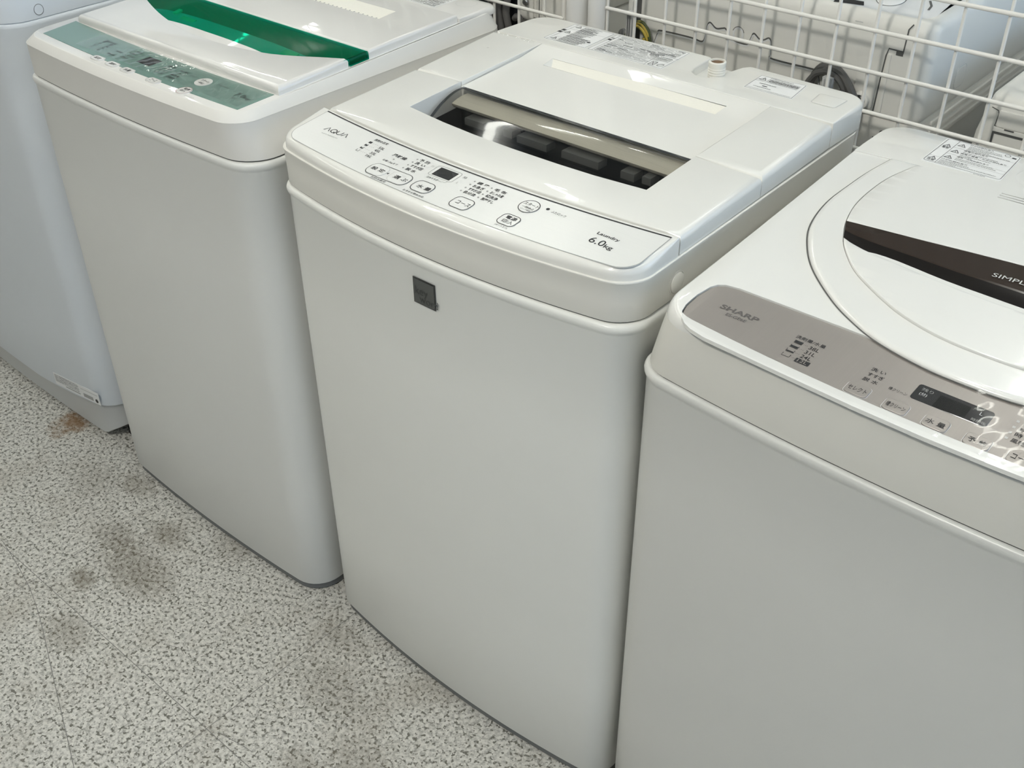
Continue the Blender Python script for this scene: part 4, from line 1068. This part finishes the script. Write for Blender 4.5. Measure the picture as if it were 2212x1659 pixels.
# ------------------------------------------------------------------ far left machine
def build_far_left():
    R = thing('washing_machine', (-0.90, 0.25, 0), 'bluish-white washing machine at the far left edge with a paper sticker low on its front', 'washing machine')
    x0, x1, y0, y1, r = -1.18, -0.637, -0.015, 0.56, 0.05
    O = lambda d=0.0: body_outline(x0+d, x1-d, y0+d, y1-d, r, 0.03, 0.006)
    zlow = lambda x: 0.066+0.028*max(0, min(1, (x+0.90)/0.22))**1.3
    pb = PB()
    rings = [[(x, y, zlow(x)) for x, y in O(0.005)], [(x, y, zlow(x)+0.001) for x, y in O(0.001)], [(x, y, zlow(x)+0.005) for x, y in O()]]
    for k in range(1, 7): rings.append([(x, y, zlow(x)+0.005+(0.818-zlow(x)-0.005)*k/6) for x, y in O()])
    rings += [[(x, y, z) for x, y in O(d)] for z, d in [(0.8215, -0.0010), (0.8245, -0.0012), (0.8270, -0.0004), (0.8282, 0.0015), (0.8282, 0.006)]]
    pb.loft(rings, 'body_daylit'); child(pb, 'cabinet', R)
    pb = PB(); pb.loft([[(x, y, z) for x, y in O(d)] for z, d in [(0.8262, 0.006), (0.8285, 0.0028), (0.8300, 0.0012), (0.84, 0.0008), (0.93, 0.0008), (0.955, 0.004), (0.965, 0.014)]], 'body_daylit', cap1=True)
    child(pb, 'top_cover', R)
    pb = PB(side_T(x1-0.0008)); pb.stroke(circle(0.0517, 0.8425, 0.0078, 0.0082, 36), 0.0007, 0, 'groove', 0.0002)
    pb.slab(circle(0.0517, 0.8425, 0.0073, 0.0077, 36), 0.0003, 0.0006, 'body_daylit', 0.0002, 1); child(pb, 'side_plug', R)
    # plinth with arched feet
    zb = lambda x: 0.012+0.030*max(0, min(1, (x+0.690)/0.05))**0.8
    pb = PB(); pb.loft([[(x, y, zb(x)) for x, y in O(0.012)], [(x, y, zb(x)+0.002) for x, y in O(0.009)], [(x, y, zlow(x)-0.006) for x, y in O(0.006)], [(x, y, zlow(x)+0.0005) for x, y in O(0.0045)]], 'plinth_l', True)
    child(pb, 'plinth', R, 'light grey plinth')
    for fx, fy in [(-0.664, 0.050), (-1.12, 0.050), (-0.664, 0.50), (-1.12, 0.50)]:
        pb = PB(); pb.lathe([(0.0, 0.0), (0.021, 0.0), (0.023, 0.003), (0.022, 0.014), (0.012, 0.018), (0.012, 0.052), (0.0, 0.052)], (fx, fy, 0), 'rubber', 20); child(pb, 'foot', R)
    # sticker, slightly tilted like the lower edge
    xc, hw = (x0+x1)/2, (x1-x0)/2
    yf = lambda x: y0-0.006*(1-((x-xc)/hw)**2)
    sl = 0.0214/0.163
    pb = PB(lambda u, v, w: (u, yf(u)-0.0003-w, v))
    ox, oz = -0.8230, 0.0795
    def q(a, b): return (ox+a, oz+b+sl*a*1.0)
    pb.slab([q(0, 0), q(0.163, 0), q(0.163, 0.0285), q(0, 0.0285)], 0.0004, 0.0004, 'label', 0.0001, 1)
    rn = random.Random(4)
    for k, b in enumerate((0.0245, 0.0215, 0.0185, 0.0155, 0.0125, 0.0095)):
        V = []; 
        a = 0.004
        while a < 0.088:
            w = rn.uniform(0.004, 0.012); P = [q(a, b), q(min(a+w, 0.092), b), q(min(a+w, 0.092), b+0.0016), q(a, b+0.0016)]; pb.flat(P, 0.0004, rn.choice(['grey_print', 'pale_print', 'grey_print']), 0.0002); a += w+0.0012
    pb.flat([q(0.100, 0.0205), q(0.158, 0.0205), q(0.158, 0.0225), q(0.100, 0.0225)], 0.0004, 'pale_print', 0.0002)
    pb.flat([q(0.040, 0.0045), q(0.094, 0.0045), q(0.094, 0.0068), q(0.040, 0.0068)], 0.0004, 'grey_print', 0.0002)
    pb.flat([q(0.106, 0.0040), q(0.140, 0.0040), q(0.140, 0.0125), q(0.106, 0.0125)], 0.0004, 'grey_print', 0.0002)
    pb.flat([(x_+0, y_) for x_, y_ in [q(0.152+0.005*math.cos(2*PI*k/12), 0.0075+0.0045*math.sin(2*PI*k/12)) for k in range(12)]], 0.0004, 'black', 0.0002)
    child(pb, 'paper_sticker', R, 'white printed sticker', merge=False)
build_far_left()

# ------------------------------------------------------------------ wire mesh screens and poles behind the row
def build_screens():
    y = 0.56
    def screen(xs, zs, xa, xb, za, zb_, label):
        R = thing('wire_mesh_panel', ((xa+xb)/2, y, 0), label, 'wire mesh panel')
        for z in zs:
            pb = PB(); pb.tube([(xa, y-0.0022, z), (xb, y-0.0022, z)], 0.0027, 'wire', 10); child(pb, 'horizontal_wire', R)
        for x in xs:
            pb = PB(); pb.tube([(x, y+0.0022, za), (x, y+0.0022, zb_)], 0.0023, 'wire', 10); child(pb, 'vertical_wire', R)
        for x in (xa+0.0015, xb-0.0015):
            pb = PB(); pb.tube([(x, y, 0.0), (x, y, zb_)], 0.0023 if x < xa+0.01 and xa > 0 else 0.004, 'wire', 10); child(pb, 'frame_leg', R)
        return R
    zs = [0.8645+0.0516*k for k in range(-9, 13)]
    screen([0.0757+0.0519*(k+1)-0.0009 for k in range(0, 24)], zs, 0.0778, 1.345, 0.40, 1.48, 'white wire mesh panel standing behind the middle and right machines')
    zs2 = [0.8326+0.0516*k for k in range(-9, 13)]
    screen([-0.043-0.0519*k for k in range(0, 22)], zs2, -1.165, -0.0005, 0.37, 1.45, 'white wire mesh panel standing behind the machine with the green lid window')
    for x, r, lab in [(0.0236, 0.0172, 'thicker white round pole, left of the pair between the wire panels'), (0.0612, 0.0148, 'thinner white round pole, right of the pair between the wire panels')]:
        R = thing('display_pole', (x, 0.56, 0), lab, 'pole')
        pb = PB(); pb.lathe([(r, 0.0), (r, 1.6)], (x, 0.56, 0), 'pole', 28, cap1=True); child(pb, 'tube', R)
build_screens()

# ------------------------------------------------------------------ machines of the back row, seen from behind
def back_groove(pb, P, w=0.0022, deep='groove'):
    pb.stroke(P, w, 0, deep, 0.0004, closed=False)  # groove drawn flat: its shade painted dark, its lit lower edge pale
    pb.stroke([(x, z-w*1.1) for x, z in P], w*0.8, 0, 'back_gloss', 0.0005, closed=False)

def cord_loops(name, R, c, rx, rz, n, mat, r, label, seed):
    rn = random.Random(seed); P = []
    for k in range(n*20+1):
        a = 2*PI*k/20+0.4; q = 1+0.10*math.sin(k*0.37)+0.06*rn.uniform(-1, 1)*0.3
        P.append((c[0]+rx*q*math.cos(a), c[1]-0.006*(k/20)/n*2.2-0.002*math.sin(a*2), c[2]+rz*q*math.sin(a)))
    pb = PB(); pb.tube(spline(P, 2), r, mat, 8); return child(pb, name, R, label)

def build_back_tall():
    Y = 0.600
    R = thing('washing_machine', (0.31, 0.90, 0), 'tall white back-row washing machine with a grey power cord coiled on its rear', 'washing machine')
    x0, x1 = 0.078, 0.552
    def O(d, y=Y, y1=1.19): return body_outline(x0+d, x1-d, y+d, y1-d, 0.022, 0.03, 0.0)
    pb = PB(); pb.loft([[(x, y, z) for x, y in O(d, Y+0.002)] for z, d in [(0.02, 0.004), (0.03, 0), (0.70, 0), (0.782, 0), (0.789, 0.001), (0.7915, 0.006)]], 'back')
    child(pb, 'cabinet', R)
    pb = PB(); pb.loft([[(x, y, z) for x, y in O(d, Y+0.002)] for z, d in [(0.0, 0.012), (0.021, 0.010)]], 'plinth', True, True); child(pb, 'plinth', R)
    pb = PB(front_T(Y+0.0018)); pb.flat(circle(0.5090, 0.7712, 0.0042, n=24), 0, 'rubber', 0.0003); pb.flat(rect(0.4966, 0.7575, 0.5350, 0.7640), 0, 'rubber', 0.0003); child(pb, 'vent_hole', R, 'black round hole and slot')
    # upper cover: leans in towards the control panel
    zt = lambda x, y: 0.921+0.016*min(1, max(0, (y-Y)/0.10))
    pb = PB()
    rings = [[(x, y, z) for x, y in O(d)] for z, d in [(0.7890, 0.010), (0.7925, 0.0015), (0.7955, 0.0002), (0.80, 0.0), (0.86, 0.0)]]
    for k in range(6):
        a = PI/2*k/5; rings.append([(x, y, zt(x, y)-0.016*(1-math.sin(a))) for x, y in O(0.014*(1-math.cos(a)))])
    pb.loft(rings, 'back'); pb.cap([[p[:2] for p in rings[-1]]], zt, 'back_gloss', by=(Y+0.10,)); child(pb, 'upper_cover', R)
    # side ledges of the lower cabinet
    pb = PB(side_T(x1))
    for z, w in [(0.7810, 0.003), (0.7690, 0.003), (0.755, 0.004)]: pb.slab(rect(Y+0.05, z-w, 1.15, z+w, 0.002), 0.003, 0.003, 'back', 0.001, 2)
    child(pb, 'side_rib', R)
    pb = PB(side_T(x1)); pb.slab(rect(0.7065, 0.8095, 0.7435, 0.8405, 0.01), 0.0006, 0.001, 'pale_print', 0.0002, 1); pb.slab(rect(0.708, 0.811, 0.742, 0.839, 0.009), 0.0009, 0.001, 'back', 0.0002, 1); child(pb, 'side_handle', R)
    # raised back plate with its outlines
    pb = PB(front_T(Y))
    G = [(0.1345, 0.800), (0.1400, 0.8194), (0.1442, 0.8309), (0.1496, 0.8351), (0.2014, 0.8357), (0.2190, 0.8338), (0.2245, 0.8400), (0.2265, 0.8560), (0.2304, 0.8636), (0.2411, 0.8573), (0.2508, 0.8593), (0.2565, 0.8600), (0.2615, 0.8523), (0.2700, 0.8470), (0.2930, 0.8455), (0.2985, 0.8560), (0.3019, 0.8627), (0.3116, 0.8567), (0.3184, 0.8572), (0.3254, 0.8612), (0.3290, 0.8568), (0.3312, 0.8400), (0.3367, 0.8340), (0.3982, 0.8340), (0.4044, 0.8319), (0.4100, 0.815)]
    G = [p[:2] for p in spline(G, 4)]
    back_groove(pb, G)
    S = [(0.5225, 0.9195), (0.5174, 0.9123), (0.5160, 0.8810), (0.5110, 0.8805)]; pb.stroke(S, 0.0018, 0, 'groove', 0.0004, closed=False)
    pb.stroke([(0.5160, 0.8835), (0.4967, 0.8839), (0.4945, 0.8743), (0.4930, 0.8463), (0.4913, 0.7990)], 0.0018, 0, 'groove', 0.0004, closed=False)
    pb.flat(rect(0.5070, 0.8775, 0.5165, 0.8830), 0, 'groove', 0.0003)
    pb.slab(rect(0.4600, 0.8010, 0.4890, 0.8500, 0.004), 0.002, 0.002, 'back', 0.001, 2)
    pb.slab(rect(0.4965, 0.7985, 0.5020, 0.8780, 0.002), 0.002, 0.002, 'back', 0.001, 2)
    pb.stroke([(0.2775+0.0075*math.cos(a), 0.8565+0.0085*math.sin(a)) for a in [math.radians(-30+24*k) for k in range(11)]], 0.0028, 0, 'back_gloss', 0.0006, closed=False)
    pb.stroke([(0.2775+0.0095*math.cos(a), 0.8565+0.0105*math.sin(a)) for a in [math.radians(20+20*k) for k in range(8)]], 0.0008, 0, 'groove', 0.0006, closed=False)
    pb.flat(rect(0.4450, 0.9085, 0.4560, 0.9094), 0, 'pale_print', 0.0003)
    child(pb, 'back_plate', R, 'rear plate with embossed outline')
    pb = PB(front_T(Y)); pb.slab(rect(0.0905, 0.79, 0.0990, 0.925, 0.002), 0.004, 0.006, 'back', 0.002, 2); pb.slab(rect(0.1010, 0.79, 0.1120, 0.915, 0.001), 0.0012, 0.002, 'groove', 0.0005, 1); child(pb, 'edge_strip_and_shade', R)  # second, dark slab paints in the grey shade beside the strip
    # screw, cord, plug
    pb = PB(); c = (0.4735, Y, 0.8110)
    pb.lathe([(0.0115, 0.0), (0.0115, 0.009), (0.0100, 0.010), (0.0082, 0.010), (0.0080, 0.004), (0.0, 0.004)], c, 'back', 24, '-y'); pb.lathe([(0.0060, 0.004), (0.0058, 0.0075), (0.004, 0.0085), (0.0, 0.0085)], c, 'metal', 16, '-y'); child(pb, 'screw', R)
    cord_loops('power_cord', R, (0.4270, Y-0.006, 0.8120), 0.028, 0.033, 4, 'cord', 0.0042, 'coiled grey power cord', 2)
    pb = PB(); pb.tube(spline([(0.425, 0.588, 0.846), (0.445, 0.586, 0.842), (0.461, 0.584, 0.826), (0.472, 0.586, 0.806), (0.474, 0.590, 0.780)], 5), 0.0055, 'cord', 8); child(pb, 'power_cord', R, 'thick grey cord')
    pb = PB(); pb.box(0.4255, 0.5720, 0.795, 0.4395, 0.5800, 0.838, 'cord_light')
    for k in range(3): pb.box(0.4275+0.0042*k, 0.5705, 0.812, 0.4295+0.0042*k, 0.5722, 0.836, 'cord_light')
    child(pb, 'power_plug', R, 'light grey cord clip')
    cord_loops('earth_wire', R, (0.1180, Y-0.008, 0.8180), 0.0190, 0.0240, 4, 'earth_g', 0.0022, 'coiled green and yellow earth wire', 8)
    cord_loops('earth_wire', R, (0.1190, Y-0.0105, 0.8180), 0.0180, 0.0235, 3, 'earth_y', 0.0018, 'yellow stripe of the earth wire', 15)
    pb = PB(); pb.box(0.1065, 0.5700, 0.800, 0.1160, 0.5790, 0.862, 'cord_light')
    for k in range(2): pb.box(0.1085+0.0035*k, 0.5690, 0.822, 0.1100+0.0035*k, 0.5702, 0.860, 'tab')
    child(pb, 'wire_clip', R, 'light grey wire clip')
    pb = PB(); pb.lathe([(0.008, 0), (0.008, 0.004), (0.004, 0.006), (0, 0.006)], (0.084, Y-0.002, 0.8175), 'metal', 18, '-y'); child(pb, 'screw', R)
    # bits of the top visible beyond the rear edge
    z = zt(0.4, 0.71)
    pb = PB(); pb.slab(circle(0.467, 0.650, 0.018, 0.020, 30), lambda x, y: zt(x, y)+0.0010, 0.002, 'back_gloss', 0.0008, 2); pb.stroke(circle(0.467, 0.650, 0.0185, 0.0205, 30), 0.001, zt, 'groove', 0.0003)
    pb.flat([(0.405, 0.612), (0.445, 0.618), (0.440, 0.628), (0.405, 0.626)], zt, 'rubber', 0.0004); pb.stroke([(0.512, 0.665), (0.520, 0.652), (0.5215, 0.640)], 0.003, zt, 'groove', 0.0005, closed=False)
    child(pb, 'top_fitting', R)
build_back_tall()

def build_back_left():
    Y = 0.600
    R = thing('washing_machine', (-0.29, 0.88, 0), 'white back-row washing machine with grey hoses, glimpsed left of the two poles', 'washing machine')
    def O(d): return body_outline(-0.52+d, -0.026-d, Y+d, 1.15-d, 0.024, 0.03, 0)
    pb = PB(); pb.loft([[(x, y, z) for x, y in O(d)] for z, d in [(0.02, 0.004), (0.03, 0), (0.798, 0), (0.803, 0.003), (0.8045, 0.004), (0.806, 0.0), (0.90, 0), (0.93, 0.006), (0.938, 0.02)]], 'back', cap1=True); child(pb, 'cabinet', R)
    pb = PB(); pb.loft([[(x, y, z) for x, y in O(d)] for z, d in [(0.0, 0.012), (0.021, 0.010)]], 'plinth', True, True); child(pb, 'plinth', R)
    pb = PB(front_T(Y)); pb.slab(rect(-0.1230, 0.800, -0.0950, 0.87, 0.006), 0.003, 0.003, 'back', 0.001, 2); pb.slab(rect(-0.0905, 0.79, -0.0880, 0.90), 0.002, 0.002, 'back', 0.0008, 2); pb.stroke([(-0.0845, 0.79), (-0.0845, 0.90)], 0.0018, 0, 'groove', 0.0004, closed=False)
    pb.slab(rect(-0.0820, 0.79, -0.0790, 0.90), 0.002, 0.002, 'back', 0.0008, 2)
    pb.slab(rect(-0.215, 0.74, -0.1275, 0.90, 0.004), 0.0006, 0.001, 'dark', 0.0003, 1); child(pb, 'back_plate', R)
    pb = PB(); c = (-0.1096, Y-0.003, 0.8285); pb.lathe([(0.0058, 0), (0.0058, 0.0025), (0.0040, 0.0045), (0, 0.005)], c, 'metal', 18, '-y'); child(pb, 'screw', R)
    for P, r in [([(-0.150, 0.585, 0.86), (-0.153, 0.578, 0.82), (-0.150, 0.580, 0.79), (-0.148, 0.585, 0.74)], 0.007), ([(-0.172, 0.590, 0.86), (-0.166, 0.580, 0.83), (-0.172, 0.584, 0.79), (-0.178, 0.588, 0.74)], 0.008), ([(-0.134, 0.588, 0.85), (-0.138, 0.580, 0.815), (-0.135, 0.585, 0.78), (-0.130, 0.588, 0.74)], 0.006), ([(-0.128, 0.590, 0.80), (-0.120, 0.586, 0.806), (-0.114, 0.588, 0.800), (-0.112, 0.590, 0.76)], 0.005)]:
        pb = PB(); pb.tube(spline(P, 5), r, 'hose', 10); child(pb, 'hose', R, 'grey hose')
build_back_left()

def build_back_right():
    Y = 0.600
    R = thing('washing_machine', (0.89, 0.88, 0), 'low white back-row washing machine with a stepped rear recess, at the right edge', 'washing machine')
    def O(d, x0=0.624): return body_outline(x0+d, 1.18-d, Y+d, 1.15-d, 0.03, 0.03, 0)
    rings = []
    for z, d, x0 in [(0.02, 0.004, 0.6150), (0.03, 0, 0.6150), (0.70, 0, 0.6150), (0.80, 0, 0.6205), (0.835, 0.0, 0.6275), (0.845, 0.001, 0.6290)]: rings.append([(x, y, z) for x, y in O(d, x0)])
    for k in range(1, 5):
        a = PI/2*k/4; rings.append([(x, y, 0.845+0.012*math.sin(a)) for x, y in O(0.001+0.012*(1-math.cos(a)), 0.629)])
    pb = PB(); pb.loft(rings, 'back', cap1=True); child(pb, 'cabinet', R)
    pb = PB(); pb.loft([[(x, y, z) for x, y in O(d, 0.615)] for z, d in [(0.0, 0.012), (0.021, 0.010)]], 'plinth', True, True); child(pb, 'plinth', R)
    pb = PB(front_T(Y))
    pb.stroke([(0.6405, 0.8425), (0.6490, 0.8400), (0.6505, 0.836), (0.6490, 0.8205), (0.6600, 0.8200)], 0.0012, 0, 'groove', 0.0004, closed=False)
    pb.slab(rect(0.6505, 0.8200, 0.75, 0.8410, 0.002), 0.0012, 0.002, 'back', 0.0006, 2)
    pb.slab(rect(0.6480, 0.8140, 0.75, 0.8195), 0.0022, 0.003, 'back', 0.0006, 2)
    pb.flat(rect(0.6620, 0.8180, 0.6740, 0.8200), 0, 'groove', 0.0026)
    pb.flat(rect(0.6480, 0.7985, 0.6505, 0.8140), 0, 'groove', 0.0006); pb.flat(rect(0.6480, 0.8105, 0.76, 0.8140), 0, 'groove', 0.0005)
    child(pb, 'rear_recess', R)
build_back_right()
